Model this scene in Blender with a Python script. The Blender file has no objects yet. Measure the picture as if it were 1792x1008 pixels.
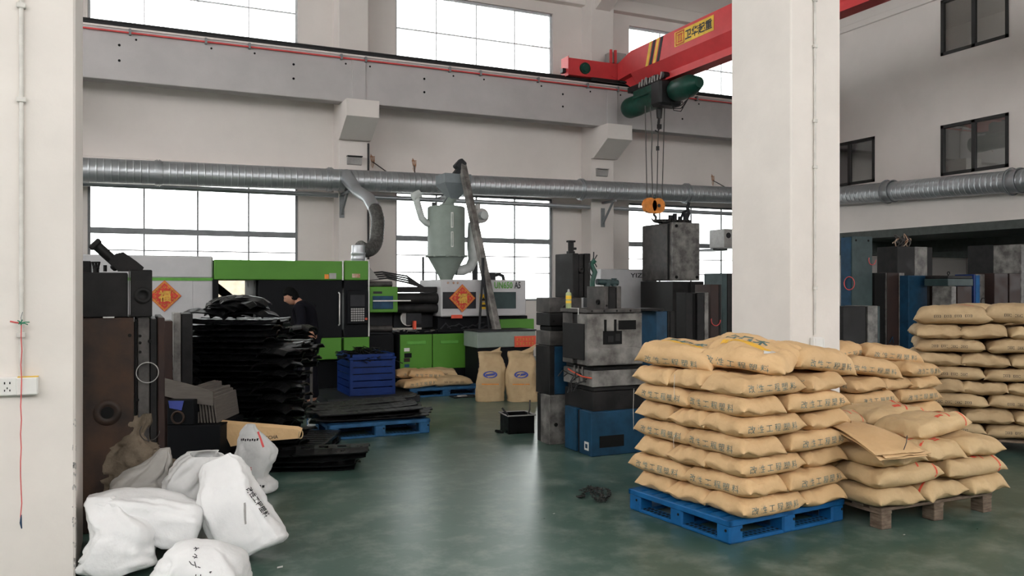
import bpy, bmesh, math, random
from mathutils import Vector, Matrix, noise
from mathutils.bvhtree import BVHTree
R = math.radians
PI = math.pi
SC = bpy.context.scene
COL = SC.collection

# ---------------------------------------------------------------- camera
F = 1449.0                       # focal length in pixels of a 1792 wide frame
YAW = math.atan2(666, 1449)      # the far wall's normal lies to the left of the view axis
EYE = 1.6
cam = bpy.data.cameras.new('camera')
cam.sensor_width = 36.0
cam.lens = 36.0 * F / 1792
cam.clip_end = 200
cam_o = bpy.data.objects.new('camera', cam)
cam_o.location = (0, 0, EYE)
cam_o.rotation_euler = (R(90), 0, -YAW)
COL.objects.link(cam_o)
SC.camera = cam_o

# ---------------------------------------------------------------- sky, light, exposure
W = bpy.data.worlds.new('overcast_sky')
SC.world = W
W.use_nodes = True
_bg = W.node_tree.nodes['Background']
_bg.inputs[0].default_value = (1.0, 0.985, 0.975, 1)
_bg.inputs[1].default_value = 6.0
SC.view_settings.view_transform = 'Standard'
SC.view_settings.look = 'None'
SC.view_settings.exposure = 0.32
SC.view_settings.gamma = 1.0
SC.view_settings.use_curve_mapping = False
SC.cycles.max_bounces = 9
SC.cycles.diffuse_bounces = 6
SC.cycles.glossy_bounces = 4
SC.cycles.transparent_max_bounces = 12
SC.cycles.use_denoising = True
SC.cycles.sample_clamp_indirect = 8.0
SC.cycles.caustics_reflective = False
SC.cycles.caustics_refractive = False

# ---------------------------------------------------------------- where a sight line meets a surface
FWD = Vector((math.sin(YAW), math.cos(YAW), 0))
RGT = Vector((math.cos(YAW), -math.sin(YAW), 0))
def ray(px, py):
    return FWD * F + RGT * (px - 896.0) + Vector((0, 0, 504.0 - py))
def CZ(px, py, zc):              # point at depth zc
    return Vector((0, 0, EYE)) + ray(px, py) * (zc / F)
def AY(px, py, Y):               # on a plane parallel to the far wall
    d = ray(px, py); return Vector((0, 0, EYE)) + d * (Y / d.y)
def AX(px, py, X):
    d = ray(px, py); return Vector((0, 0, EYE)) + d * (X / d.x)
def AZ(px, py, z=0.0):
    d = ray(px, py); return Vector((0, 0, EYE)) + d * ((z - EYE) / d.z)

# ---------------------------------------------------------------- materials
def mat(name, col, rough=0.6, metal=0.0, var=0.12, scale=6.0, bump=0.0, bscale=40.0, col2=None, stretch=(1, 1, 1), spec=0.3, rvar=0.0, rnd=0.0, transl=0.0, crease=0.0, cscale=4.0):
    m = bpy.data.materials.new(name)
    m.use_nodes = True
    nt = m.node_tree; N = nt.nodes; L = nt.links
    b = N['Principled BSDF']
    b.inputs['Roughness'].default_value = rough
    b.inputs['Metallic'].default_value = metal
    b.inputs['Specular IOR Level'].default_value = spec
    tc = N.new('ShaderNodeTexCoord')
    mp = N.new('ShaderNodeMapping'); mp.inputs['Scale'].default_value = stretch
    L.new(tc.outputs['Object'], mp.inputs['Vector'])
    nz = N.new('ShaderNodeTexNoise'); nz.inputs['Scale'].default_value = scale
    nz.inputs['Detail'].default_value = 6; nz.inputs['Roughness'].default_value = 0.6
    L.new(mp.outputs[0], nz.inputs['Vector'])
    ramp = N.new('ShaderNodeValToRGB')
    if col2 is None:
        c1 = [max(0, c * (1 - var)) for c in col]; c2 = [min(1, c * (1 + var)) for c in col]
    else:
        c1, c2 = col, col2
    ramp.color_ramp.elements[0].position = 0.38; ramp.color_ramp.elements[0].color = (*c1, 1)
    ramp.color_ramp.elements[1].position = 0.64; ramp.color_ramp.elements[1].color = (*c2, 1)
    L.new(nz.outputs[0], ramp.inputs[0])
    out = ramp.outputs[0]
    if rnd > 0:
        oi = N.new('ShaderNodeObjectInfo')
        hsv = N.new('ShaderNodeHueSaturation')
        mr = N.new('ShaderNodeMapRange'); mr.inputs[3].default_value = 1 - rnd; mr.inputs[4].default_value = 1 + rnd
        L.new(oi.outputs['Random'], mr.inputs[0]); L.new(mr.outputs[0], hsv.inputs['Value'])
        L.new(out, hsv.inputs['Color']); out = hsv.outputs[0]
    L.new(out, b.inputs['Base Color'])
    if rvar > 0:
        mr = N.new('ShaderNodeMapRange'); mr.inputs[1].default_value = 0.35; mr.inputs[2].default_value = 0.65
        mr.inputs[3].default_value = max(0.02, rough - rvar); mr.inputs[4].default_value = min(1, rough + rvar)
        L.new(nz.outputs[0], mr.inputs[0]); L.new(mr.outputs[0], b.inputs['Roughness'])
    if bump > 0:
        n2 = N.new('ShaderNodeTexNoise'); n2.inputs['Scale'].default_value = bscale; n2.inputs['Detail'].default_value = 5
        L.new(mp.outputs[0], n2.inputs['Vector'])
        bp = N.new('ShaderNodeBump'); bp.inputs['Strength'].default_value = bump; bp.inputs['Distance'].default_value = 0.02
        L.new(n2.outputs[0], bp.inputs['Height']); L.new(bp.outputs[0], b.inputs['Normal'])
        if crease > 0:                   # sharp folds of paper or woven film
            n3 = N.new('ShaderNodeTexNoise'); n3.noise_type = 'RIDGED_MULTIFRACTAL'; n3.inputs['Scale'].default_value = cscale
            n3.inputs['Detail'].default_value = 3; n3.inputs['Distortion'].default_value = 0.6
            L.new(mp.outputs[0], n3.inputs['Vector'])
            b2 = N.new('ShaderNodeBump'); b2.inputs['Strength'].default_value = crease; b2.inputs['Distance'].default_value = 0.03
            L.new(n3.outputs[0], b2.inputs['Height']); L.new(b2.outputs[0], bp.inputs['Normal'])
    if transl > 0:
        tr = N.new('ShaderNodeBsdfTranslucent'); L.new(out, tr.inputs[0])
        mx = N.new('ShaderNodeMixShader'); mx.inputs[0].default_value = transl
        L.new(b.outputs[0], mx.inputs[1]); L.new(tr.outputs[0], mx.inputs[2])
        L.new(mx.outputs[0], N['Material Output'].inputs['Surface'])
    return m

def glass_mat(name, tint=(0.9, 0.95, 0.95), refl=0.08, rough=0.02):
    m = bpy.data.materials.new(name); m.use_nodes = True
    nt = m.node_tree; N = nt.nodes; L = nt.links
    N.remove(N['Principled BSDF'])
    t = N.new('ShaderNodeBsdfTransparent'); t.inputs[0].default_value = (*tint, 1)
    g = N.new('ShaderNodeBsdfGlossy'); g.inputs['Roughness'].default_value = rough
    fr = N.new('ShaderNodeFresnel'); fr.inputs['IOR'].default_value = 1.45
    ad = N.new('ShaderNodeMath'); ad.operation = 'ADD'; ad.inputs[1].default_value = refl; ad.use_clamp = True
    L.new(fr.outputs[0], ad.inputs[0])
    mx = N.new('ShaderNodeMixShader'); L.new(ad.outputs[0], mx.inputs[0])
    L.new(t.outputs[0], mx.inputs[1]); L.new(g.outputs[0], mx.inputs[2])
    L.new(mx.outputs[0], N['Material Output'].inputs['Surface'])
    return m

M = {}
M['plaster'] = mat('white_plaster', (0.69, 0.645, 0.615), 0.85, var=0.035, scale=0.9, bump=0.05, bscale=30)
M['pillar'] = mat('pillar_paint', (0.72, 0.675, 0.63), 0.75, var=0.04, scale=1.6, bump=0.08, bscale=22)
M['beam'] = mat('beam_paint', (0.46, 0.44, 0.44), 0.85, var=0.05, scale=1.2, bump=0.05)
M['ceiling'] = mat('ceiling_paint', (0.62, 0.6, 0.57), 0.9, var=0.03)
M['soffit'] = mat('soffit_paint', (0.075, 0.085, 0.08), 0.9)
M['black_frame'] = mat('black_aluminium', (0.022, 0.022, 0.022), 0.45)
M['grey_frame'] = mat('grey_window_metal', (0.20, 0.21, 0.22), 0.5)
M['bloom_frame'] = mat('bloom_paled_window_metal', (0.5, 0.52, 0.54), 0.5)  # upper windows: the bloom washing over them is put into this pale colour
M['glass'] = glass_mat('clear_glass', (0.95, 0.98, 0.98), 0.02)
M['dark_glass'] = glass_mat('tinted_glass', (0.75, 0.78, 0.78), 0.20)
M['galv'] = mat('galvanised_steel', (0.42, 0.44, 0.46), 0.38, 0.75, var=0.07, scale=2, rvar=0.05)
M['red'] = mat('crane_red', (0.62, 0.055, 0.06), 0.5, var=0.08, scale=2)
M['red_line'] = mat('red_conductor', (0.6, 0.06, 0.06), 0.5)
M['yellow'] = mat('yellow_paint', (0.80, 0.50, 0.04), 0.5)
M['black'] = mat('black_paint', (0.015, 0.015, 0.016), 0.5)
M['hoist_green'] = mat('hoist_green', (0.008, 0.055, 0.038), 0.4, var=0.25)
M['orange'] = mat('orange_paint', (0.70, 0.24, 0.04), 0.5, var=0.2)
M['rope'] = mat('wire_rope', (0.10, 0.095, 0.09), 0.6, 0.5)
M['white_plastic'] = mat('white_plastic', (0.72, 0.71, 0.68), 0.4, var=0.02)
M['rust'] = mat('rust_stain', (0.30, 0.14, 0.07), 0.9, col2=(0.55, 0.45, 0.38), scale=12)
M['steel'] = mat('worn_steel', (0.038, 0.035, 0.034), 0.55, 0.2, col2=(0.10, 0.093, 0.088), scale=7, rvar=0.12)
M['steel_light'] = mat('pale_ground_steel', (0.075, 0.07, 0.066), 0.55, 0.1, col2=(0.24, 0.23, 0.215), scale=5, rvar=0.12)
M['steel_dark'] = mat('dark_mould_steel', (0.007, 0.0068, 0.007), 0.6, 0.0, col2=(0.020, 0.019, 0.019), scale=6, rvar=0.12, spec=0.2)
M['brown'] = mat('brown_mould_steel', (0.018, 0.009, 0.008), 0.6, 0.0, col2=(0.036, 0.019, 0.015), scale=4, rvar=0.12)
M['rusty'] = mat('rusty_plate', (0.018, 0.012, 0.010), 0.6, 0.0, col2=(0.062, 0.034, 0.022), scale=3.5, rvar=0.15)
M['blue_mould'] = mat('blue_painted_steel', (0.006, 0.034, 0.070), 0.55, col2=(0.009, 0.056, 0.115), scale=5)
M['teal_mould'] = mat('green_grey_painted_steel', (0.018, 0.036, 0.038), 0.55, col2=(0.032, 0.056, 0.056), scale=4)
M['hole'] = mat('deep_hole', (0.004, 0.004, 0.004), 0.9)
M['m_green'] = mat('machine_green', (0.072, 0.22, 0.024), 0.5, var=0.06, scale=2)
M['m_white'] = mat('machine_white', (0.43, 0.425, 0.435), 0.45, var=0.03)
M['m_black'] = mat('machine_black', (0.004, 0.0045, 0.006), 0.65, spec=0.15)
M['m_grey'] = mat('machine_grey', (0.022, 0.023, 0.026), 0.6, spec=0.2)
M['hopper'] = mat('hopper_paint', (0.21, 0.25, 0.225), 0.5, var=0.06)
M['funnel'] = mat('blue_grey_funnel', (0.17, 0.195, 0.21), 0.5, var=0.06)
M['hopper_pipe'] = mat('pale_pipe', (0.44, 0.47, 0.46), 0.5)
M['flex'] = mat('flexible_duct', (0.10, 0.10, 0.095), 0.5, 0.3, var=0.4, scale=22)
M['kraft'] = mat('kraft_paper', (0.555, 0.365, 0.185), 0.72, col2=(0.635, 0.425, 0.225), scale=4, bump=0.35, bscale=22, rnd=0.07, crease=0.35, cscale=3.5)
M['kraft_b'] = mat('kraft_paper_pale', (0.51, 0.36, 0.195), 0.75, col2=(0.59, 0.425, 0.235), scale=4, bump=0.35, bscale=22, rnd=0.07, crease=0.35, cscale=3.5)
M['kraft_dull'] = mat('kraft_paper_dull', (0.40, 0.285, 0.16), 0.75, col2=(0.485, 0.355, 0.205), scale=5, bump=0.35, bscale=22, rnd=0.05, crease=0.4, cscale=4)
M['ink'] = mat('blue_green_ink', (0.115, 0.18, 0.165), 0.8, var=0.35, scale=30)
M['ink_blue'] = mat('blue_ink', (0.05, 0.07, 0.28), 0.7)
M['ink_black'] = mat('black_ink', (0.03, 0.03, 0.035), 0.8)
M['ink_red'] = mat('red_ink', (0.62, 0.09, 0.05), 0.7)
M['ink_yellow'] = mat('yellow_ink', (0.72, 0.41, 0.05), 0.7, var=0.15)
M['ink_green'] = mat('green_ink', (0.10, 0.30, 0.05), 0.6)
M['thread'] = mat('white_thread', (0.6, 0.58, 0.52), 0.8)
M['blue_pallet'] = mat('blue_pallet_plastic', (0.006, 0.095, 0.27), 0.5, var=0.15, scale=8)
M['blue_pallet_old'] = mat('worn_blue_pallet_plastic', (0.02, 0.09, 0.20), 0.55, var=0.25, scale=8)
M['crate_blue'] = mat('crate_blue_plastic', (0.003, 0.022, 0.13), 0.5, var=0.15)
M['wood'] = mat('pallet_wood', (0.10, 0.07, 0.05), 0.8, col2=(0.20, 0.15, 0.11), scale=9, stretch=(1, 1, 6), bump=0.3)
M['plastic_black'] = mat('glossy_black_plastic', (0.003, 0.003, 0.0035), 0.36, var=0.3, scale=9, rvar=0.1, spec=0.25)
M['woven_white'] = mat('white_woven_sack', (0.82, 0.82, 0.82), 0.55, var=0.03, scale=5, bump=0.25, bscale=24, transl=0.12, crease=0.55, cscale=4)
M['woven_film'] = mat('milky_film', (0.72, 0.72, 0.715), 0.42, var=0.06, scale=5, bump=0.3, bscale=20, transl=0.25, crease=0.7, cscale=4)
M['woven_grey'] = mat('grey_film_sack', (0.40, 0.385, 0.36), 0.45, var=0.12, scale=4, bump=0.35, bscale=20, transl=0.2, crease=0.8, cscale=5)
M['woven_brown'] = mat('dirty_brown_sack', (0.10, 0.078, 0.055), 0.8, col2=(0.19, 0.152, 0.112), scale=5, bump=0.5, bscale=26, crease=1.0, cscale=6)
M['blue_tape'] = mat('blue_tape', (0.01, 0.22, 0.55), 0.5)
M['skin'] = mat('skin', (0.42, 0.22, 0.15), 0.55, var=0.05)
M['shirt'] = mat('dark_shirt', (0.006, 0.006, 0.009), 0.95, spec=0.1)
M['trouser'] = mat('dark_trousers', (0.008, 0.008, 0.012), 0.95, spec=0.1)
M['hair'] = mat('black_hair', (0.003, 0.003, 0.003), 0.8, spec=0.1)
M['card'] = mat('grey_cardboard', (0.125, 0.11, 0.098), 0.85, var=0.12, scale=6, stretch=(1, 1, 14))
M['pink_string'] = mat('pink_string', (0.65, 0.10, 0.10), 0.7)
M['green_string'] = mat('green_string', (0.03, 0.2, 0.11), 0.7)
M['blue_tip'] = mat('dark_blue_tip', (0.02, 0.05, 0.11), 0.6)
M['chain'] = mat('chain_steel', (0.05, 0.05, 0.048), 0.45, 0.7, var=0.3, scale=20)
M['lamp_grey'] = mat('grey_lamp_housing', (0.33, 0.32, 0.31), 0.5)
M['spray'] = mat('pale_green_can', (0.33, 0.38, 0.20), 0.4)
M['sticker'] = mat('white_sticker', (0.6, 0.6, 0.58), 0.5)
M['diamond_red'] = mat('diamond_red_paper', (0.50, 0.045, 0.03), 0.6, var=0.2, scale=20)
M['gold'] = mat('gold_print', (0.55, 0.31, 0.05), 0.5, 0.1, var=0.2, scale=20)
M['outside_wall'] = mat('beige_render', (0.5, 0.42, 0.33), 0.9)
M['outside_ground'] = mat('concrete_yard', (0.35, 0.34, 0.32), 0.9)
M['tan_pipe'] = mat('white_conduit', (0.62, 0.60, 0.56), 0.55)

# floor: green epoxy, scuffed, with a gloss that changes from place to place
def floor_mat():
    m = bpy.data.materials.new('green_epoxy_floor'); m.use_nodes = True
    nt = m.node_tree; N = nt.nodes; L = nt.links; b = N['Principled BSDF']
    tc = N.new('ShaderNodeTexCoord')
    n1 = N.new('ShaderNodeTexNoise'); n1.inputs['Scale'].default_value = 0.7; n1.inputs['Detail'].default_value = 8
    n2 = N.new('ShaderNodeTexNoise'); n2.inputs['Scale'].default_value = 3.2; n2.inputs['Detail'].default_value = 10; n2.inputs['Roughness'].default_value = 0.72
    n3 = N.new('ShaderNodeTexNoise'); n3.inputs['Scale'].default_value = 26; n3.inputs['Detail'].default_value = 6
    for n in (n1, n2, n3): L.new(tc.outputs['Object'], n.inputs['Vector'])
    r1 = N.new('ShaderNodeValToRGB')
    r1.color_ramp.elements[0].position = 0.35; r1.color_ramp.elements[0].color = (0.040, 0.082, 0.066, 1)
    r1.color_ramp.elements[1].position = 0.68; r1.color_ramp.elements[1].color = (0.066, 0.118, 0.096, 1)
    L.new(n1.outputs[0], r1.inputs[0])
    r2 = N.new('ShaderNodeValToRGB')      # pale scuffs
    r2.color_ramp.elements[0].position = 0.47; r2.color_ramp.elements[0].color = (0, 0, 0, 1)
    r2.color_ramp.elements[1].position = 0.66; r2.color_ramp.elements[1].color = (0.6, 0.6, 0.6, 1)
    L.new(n2.outputs[0], r2.inputs[0])
    mx = N.new('ShaderNodeMix'); mx.data_type = 'RGBA'
    L.new(r2.outputs[0], mx.inputs[0]); L.new(r1.outputs[0], mx.inputs[6]); mx.inputs[7].default_value = (0.23, 0.27, 0.235, 1)
    L.new(mx.outputs[2], b.inputs['Base Color'])
    mr = N.new('ShaderNodeMapRange'); mr.inputs[1].default_value = 0.3; mr.inputs[2].default_value = 0.75
    mr.inputs[3].default_value = 0.27; mr.inputs[4].default_value = 0.34
    L.new(n2.outputs[0], mr.inputs[0]); L.new(mr.outputs[0], b.inputs['Roughness'])
    bp = N.new('ShaderNodeBump'); bp.inputs['Strength'].default_value = 0.03; bp.inputs['Distance'].default_value = 0.01
    L.new(n3.outputs[0], bp.inputs['Height']); L.new(bp.outputs[0], b.inputs['Normal'])
    b.inputs['Specular IOR Level'].default_value = 0.4
    return m
M['floor'] = floor_mat()

# ---------------------------------------------------------------- geometry collector
class MB:
    def __init__(s):
        s.bm = bmesh.new(); s.T = Matrix.Identity(4)
    def _add(s, verts, faces, smooth=False):
        vs = [s.bm.verts.new(s.T @ Vector(v)) for v in verts]
        out = []
        for f in faces:
            try:
                nf = s.bm.faces.new([vs[i] for i in f]); nf.smooth = smooth; out.append(nf)
            except ValueError: pass
        return vs, out
    def box(s, x0, x1, y0, y1, z0, z1, bev=0.0):
        v = [(x, y, z) for z in (z0, z1) for y in (y0, y1) for x in (x0, x1)]
        f = [(0, 2, 3, 1), (4, 5, 7, 6), (0, 1, 5, 4), (2, 6, 7, 3), (0, 4, 6, 2), (1, 3, 7, 5)]
        vs, fs = s._add(v, f)
        if bev > 0:
            es = list({e for q in fs for e in q.edges})
            bmesh.ops.bevel(s.bm, geom=es, offset=bev, segments=1, affect='EDGES', profile=0.5)
        return s
    def obox(s, c, size, rot=None, bev=0.0):     # oriented box
        T0 = s.T
        s.T = T0 @ Matrix.Translation(c) @ (rot.to_4x4() if rot is not None else Matrix.Identity(4))
        a, b, d = (q / 2 for q in size)
        s.box(-a, a, -b, b, -d, d, bev); s.T = T0
        return s
    def bar(s, p0, p1, w, h, bev=0.0, up=Vector((0, 0, 1))):
        p0, p1 = Vector(p0), Vector(p1); d = p1 - p0
        x = d.normalized()
        if abs(x.dot(up)) > 0.99: up = Vector((0, 1, 0))
        y = up.cross(x).normalized(); z = x.cross(y)
        return s.obox((p0 + p1) / 2, (d.length, w, h), Matrix((x, y, z)).transposed(), bev)
    def cyl(s, p0, p1, r0, r1=None, n=20, cap=True, smooth=True):
        return s.tube([p0, p1], [r0, r0 if r1 is None else r1], n, cap, smooth)
    def tube(s, pts, r, n=12, cap=True, smooth=True):
        pts = [Vector(p) for p in pts]
        if not isinstance(r, (list, tuple)): r = [r] * len(pts)
        t = (pts[1] - pts[0]).normalized()
        a = Vector((0, 0, 1)) if abs(t.z) < 0.9 else Vector((1, 0, 0))
        u = t.cross(a).normalized()
        V, Fc = [], []
        for i, p in enumerate(pts):
            if i == 0: t2 = pts[1] - pts[0]
            elif i == len(pts) - 1: t2 = pts[-1] - pts[-2]
            else: t2 = (pts[i + 1] - pts[i]).normalized() + (pts[i] - pts[i - 1]).normalized()
            t2 = t2.normalized() if t2.length > 1e-9 else t
            u = (u - t2 * u.dot(t2))
            u = u.normalized() if u.length > 1e-6 else t2.orthogonal().normalized()
            w = t2.cross(u)
            for k in range(n):
                an = 2 * PI * k / n
                V.append(p + (u * math.cos(an) + w * math.sin(an)) * r[i])
        m = len(pts)
        for i in range(m - 1):
            for k in range(n):
                k2 = (k + 1) % n
                Fc.append((i * n + k, i * n + k2, (i + 1) * n + k2, (i + 1) * n + k))
        s._add(V, Fc, smooth)
        if cap:
            for base in (0, (m - 1) * n):
                s._add([V[base + k] for k in range(n)], [tuple(range(n))] if base else [tuple(reversed(range(n)))])
        return s
    def lathe(s, prof, c=(0, 0, 0), n=28, smooth=True, axis=None):   # prof: (r, z) pairs
        V, Fc = [], []
        for (r, z) in prof:
            for k in range(n):
                an = 2 * PI * k / n
                V.append(Vector((r * math.cos(an), r * math.sin(an), z)))
        m = len(prof)
        for i in range(m - 1):
            for k in range(n):
                k2 = (k + 1) % n
                Fc.append((i * n + k, i * n + k2, (i + 1) * n + k2, (i + 1) * n + k))
        T0 = s.T
        A = Matrix.Identity(4)
        if axis is not None:
            A = Vector((0, 0, 1)).rotation_difference(Vector(axis)).to_matrix().to_4x4()
        s.T = T0 @ Matrix.Translation(c) @ A
        s._add(V, Fc, smooth)
        for base in (0, (m - 1) * n):
            if prof[base // n][0] > 1e-4:
                s._add([V[base + k] for k in range(n)], [tuple(range(n))] if base else [tuple(reversed(range(n)))])
        s.T = T0
        return s
    def prism(s, pts, d):                 # polygon (3-D points) pushed along d
        pts = [Vector(p) for p in pts]; d = Vector(d); n = len(pts)
        V = pts + [p + d for p in pts]
        Fc = [tuple(reversed(range(n))), tuple(range(n, 2 * n))]
        for k in range(n):
            k2 = (k + 1) % n
            Fc.append((k, k2, n + k2, n + k))
        s._add(V, Fc)
        return s
    def torus(s, c, Rr, r, axis=(0, 0, 1), n=20, k=8, arc=2 * PI):
        q = Vector((0, 0, 1)).rotation_difference(Vector(axis)).to_matrix()
        pts = [Vector(c) + q @ Vector((Rr * math.cos(arc * i / n), Rr * math.sin(arc * i / n), 0)) for i in range(n + 1)]
        return s.tube(pts, r, k, cap=arc < 6)
    def mesh(s, name):
        bmesh.ops.recalc_face_normals(s.bm, faces=s.bm.faces)
        me = bpy.data.meshes.new(name); s.bm.to_mesh(me); s.bm.free()
        return me

def link(name, me, m, parent=None, label=None):
    if isinstance(me, MB): me = me.mesh(name)
    if m is not None and len(me.materials) == 0: me.materials.append(m)
    o = bpy.data.objects.new(name, me)
    COL.objects.link(o)
    if parent is not None: o.parent = parent
    if label: o['label'] = label
    return o

class Thing:
    """An Empty at the thing's base with its parts as children; geometry is given in local coordinates (or world ones with world=True)."""
    def __init__(s, name, label, cat, loc=(0, 0, 0), rz=0.0, group=None, rot=None):
        e = bpy.data.objects.new(name, None)
        e.empty_display_size = 0.1
        e.location = loc
        e.rotation_euler = rot if rot is not None else (0, 0, rz)
        COL.objects.link(e)
        e['label'] = label; e['category'] = cat
        if group: e['group'] = group
        s.e = e
        s.M = Matrix.Translation(Vector(loc)) @ e.rotation_euler.to_matrix().to_4x4()
    def part(s, name, mb, m, label=None, parent=None, world=False):
        me = mb.mesh(name) if isinstance(mb, MB) else mb
        if world: me.transform(s.M.inverted())
        return link(name, me, m, parent or s.e, label)

def single(name, mb, m, label, cat, group=None, loc=None, rz=0.0):
    o = link(name, mb, m)
    if loc is not None: o.location = loc; o.rotation_euler = (0, 0, rz)
    o['label'] = label; o['category'] = cat
    if group: o['group'] = group
    return o

def struct(name, mb, m, parent=None):
    o = link(name, mb, m, parent)
    if parent is None: o['kind'] = 'structure'
    return o

def dup(src, loc, rot, label=None, group=None, swap=None, mats=None):
    r = src.copy(); COL.objects.link(r); r.location = loc; r.rotation_euler = rot
    if label: r['label'] = label
    if group: r['group'] = group
    for ch in list(src.children):
        c = ch.copy(); COL.objects.link(c); c.parent = r
        for g in list(ch.children):
            d = g.copy(); COL.objects.link(d); d.parent = c
    return r

# flat lettering: a mesh in the XY plane, centred, `size` high per em
def text_mesh(s, size, width=None, bold=0.0, spacing=1.0):
    c = bpy.data.curves.new('lettering', 'FONT'); c.body = s; c.resolution_u = 2; c.size = 1.0
    c.space_character = spacing
    if bold: c.offset = bold
    o = bpy.data.objects.new('lettering', c)
    t = o.to_mesh()
    vs = [v.co.copy() for v in t.vertices]; fs = [tuple(p.vertices) for p in t.polygons]
    o.to_mesh_clear(); bpy.data.objects.remove(o); bpy.data.curves.remove(c)
    x0 = min(v.x for v in vs); x1 = max(v.x for v in vs); y0 = min(v.y for v in vs); y1 = max(v.y for v in vs)
    k = size / (y1 - y0); kx = k if width is None else width / (x1 - x0)
    return [Vector(((v.x - (x0 + x1) / 2) * kx, (v.y - (y0 + y1) / 2) * k, 0)) for v in vs], fs

def put_text(mb, s, size, origin, xdir, ydir, width=None, bold=0.0, spacing=1.0):
    vs, fs = text_mesh(s, size, width, bold, spacing)
    o = Vector(origin); x = Vector(xdir).normalized(); y = Vector(ydir).normalized()
    mb._add([o + x * v.x + y * v.y for v in vs], fs)
    return mb

# ================================================================ THE HALL
rnd = random.Random(7)
WY = 17.5          # inner face of the far wall
ZC = 9.3           # ceiling
XL, XR = -9.0, 16.2
YB = -7.5

mb = MB(); mb.box(-14, 27, YB - 6, 18.2, -0.2, 0.0); struct('floor', mb, M['floor'])
mb = MB(); mb.box(-30, 50, 18.2, 40, -0.3, -0.02); struct('yard_ground', mb, M['outside_ground'])
mb = MB(); mb.box(XL - 0.3, 27, YB, WY + 0.3, ZC, ZC + 0.25); struct('ceiling', mb, M['ceiling'])

# far wall with its openings: piers and bands
bays = [(-6.75, -2.85), (-0.75, 3.15), (5.25, 9.12), (11.25, 15.15)]
Z0, Z1, Z2, Z3 = 1.30, 3.72, 6.20, 8.13
mb = MB()
xs = [XL] + [v for b in bays for v in b] + [27.0]
mb.box(XL, 27, WY, WY + 0.25, 0, Z0)
mb.box(XL, 27, WY, WY + 0.25, Z1, Z2)
mb.box(XL, 27, WY, WY + 0.25, Z3, ZC)
for i in range(0, len(xs), 2):
    mb.box(xs[i], xs[i + 1], WY, WY + 0.25, Z0, Z1)
    mb.box(xs[i], xs[i + 1], WY, WY + 0.25, Z2, Z3)
struct('wall_far', mb, M['plaster'])

def hall_window(n, x0, x1, z0, z1, hz, frame, thick):
    y = WY + 0.10
    root = bpy.data.objects.new('window_%d' % n, None); COL.objects.link(root)
    root.location = (x0, y, z0); root['kind'] = 'structure'
    def lk(nm, mb, m):
        me = mb.mesh(nm); me.transform(Matrix.Translation((-x0, -y, -z0))); return link(nm, me, m, root)
    w = 0.045
    m_ = MB()
    m_.box(x0, x0 + w, y - .03, y + .03, z0, z1); m_.box(x1 - w, x1, y - .03, y + .03, z0, z1)
    m_.box(x0, x1, y - .03, y + .03, z0, z0 + w); m_.box(x0, x1, y - .03, y + .03, z1 - w, z1)
    lk('window_frame', m_, frame)
    nx = 4; xsn = [x0 + (x1 - x0) * i / nx for i in range(nx + 1)]
    for i in range(1, nx):
        m_ = MB(); m_.box(xsn[i] - (.016 if z0 < 3 else .009), xsn[i] + (.016 if z0 < 3 else .009), y - .02, y + .02, z0, z1); lk('mullion', m_, M['grey_frame'] if z0 < 3 else M['bloom_frame'])  # upper mullions drawn thinner and paler, standing in for window bloom
    for (z, t) in hz:
        m_ = MB(); m_.box(x0, x1, y - .035, y + .035, z - t / 2, z + t / 2); lk('transom', m_, frame)
    zs = [z0] + sorted(z for z, t in hz) + [z1]
    for i in range(nx):
        for j in range(len(zs) - 1):
            m_ = MB(); m_.box(xsn[i] + .02, xsn[i + 1] - .02, y - .003, y + .003, zs[j] + .02, zs[j + 1] - .02)
            lk('pane', m_, M['glass'])
n = 1
for (a, b) in bays:
    hall_window(n, a, b, Z0, Z1, [(2.70, .115), (2.33, .022), (1.95, .022)], M['grey_frame'], 1); n += 1
    hall_window(n, a, b, Z2, Z3, [(7.32, .02)], M['bloom_frame'], 1); n += 1

# engaged columns of the far wall with the brackets that carry the crane beam
for i, cx in enumerate((-7.8, -1.8, 4.2, 10.2, 16.2)):
    mb = MB(); mb.box(cx - .31, cx + .31, 17.02, WY + .02, 0, ZC, 0.01); struct('column_%d' % (i + 1), mb, M['plaster'])
    mb = MB()
    pr = [(cx - .33, 17.02, 5.36), (cx - .33, 16.25, 5.36), (cx - .33, 16.25, 5.02), (cx - .33, 16.88, 4.66), (cx - .33, 17.02, 4.66)]
    mb.prism(pr, (.66, 0, 0)); struct('corbel_%d' % (i + 1), mb, M['plaster'])
mb = MB(); mb.box(XL, 27, 17.38, WY + .02, 3.86, 4.08, .01); struct('trim_1', mb, M['plaster'])
mb = MB(); mb.box(XL, 27, 17.3, WY + .02, Z3 + .25, Z3 + .55, .01); struct('trim_2', mb, M['plaster'])
# roof beams running from the far wall towards the camera
for i, cx in enumerate((-7.8, -1.8, 4.2, 10.2)):
    mb = MB(); mb.box(cx - .2, cx + .2, YB, 17.4, 8.55, ZC + .02, .02)
    mb.prism([(cx - .2, 17.05, 8.56), (cx - .2, 16.2, 8.56), (cx - .2, 17.05, 8.2)], (.4, 0, 0))
    struct('roof_beam_%d' % (i + 1), mb, M['plaster'])

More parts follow.
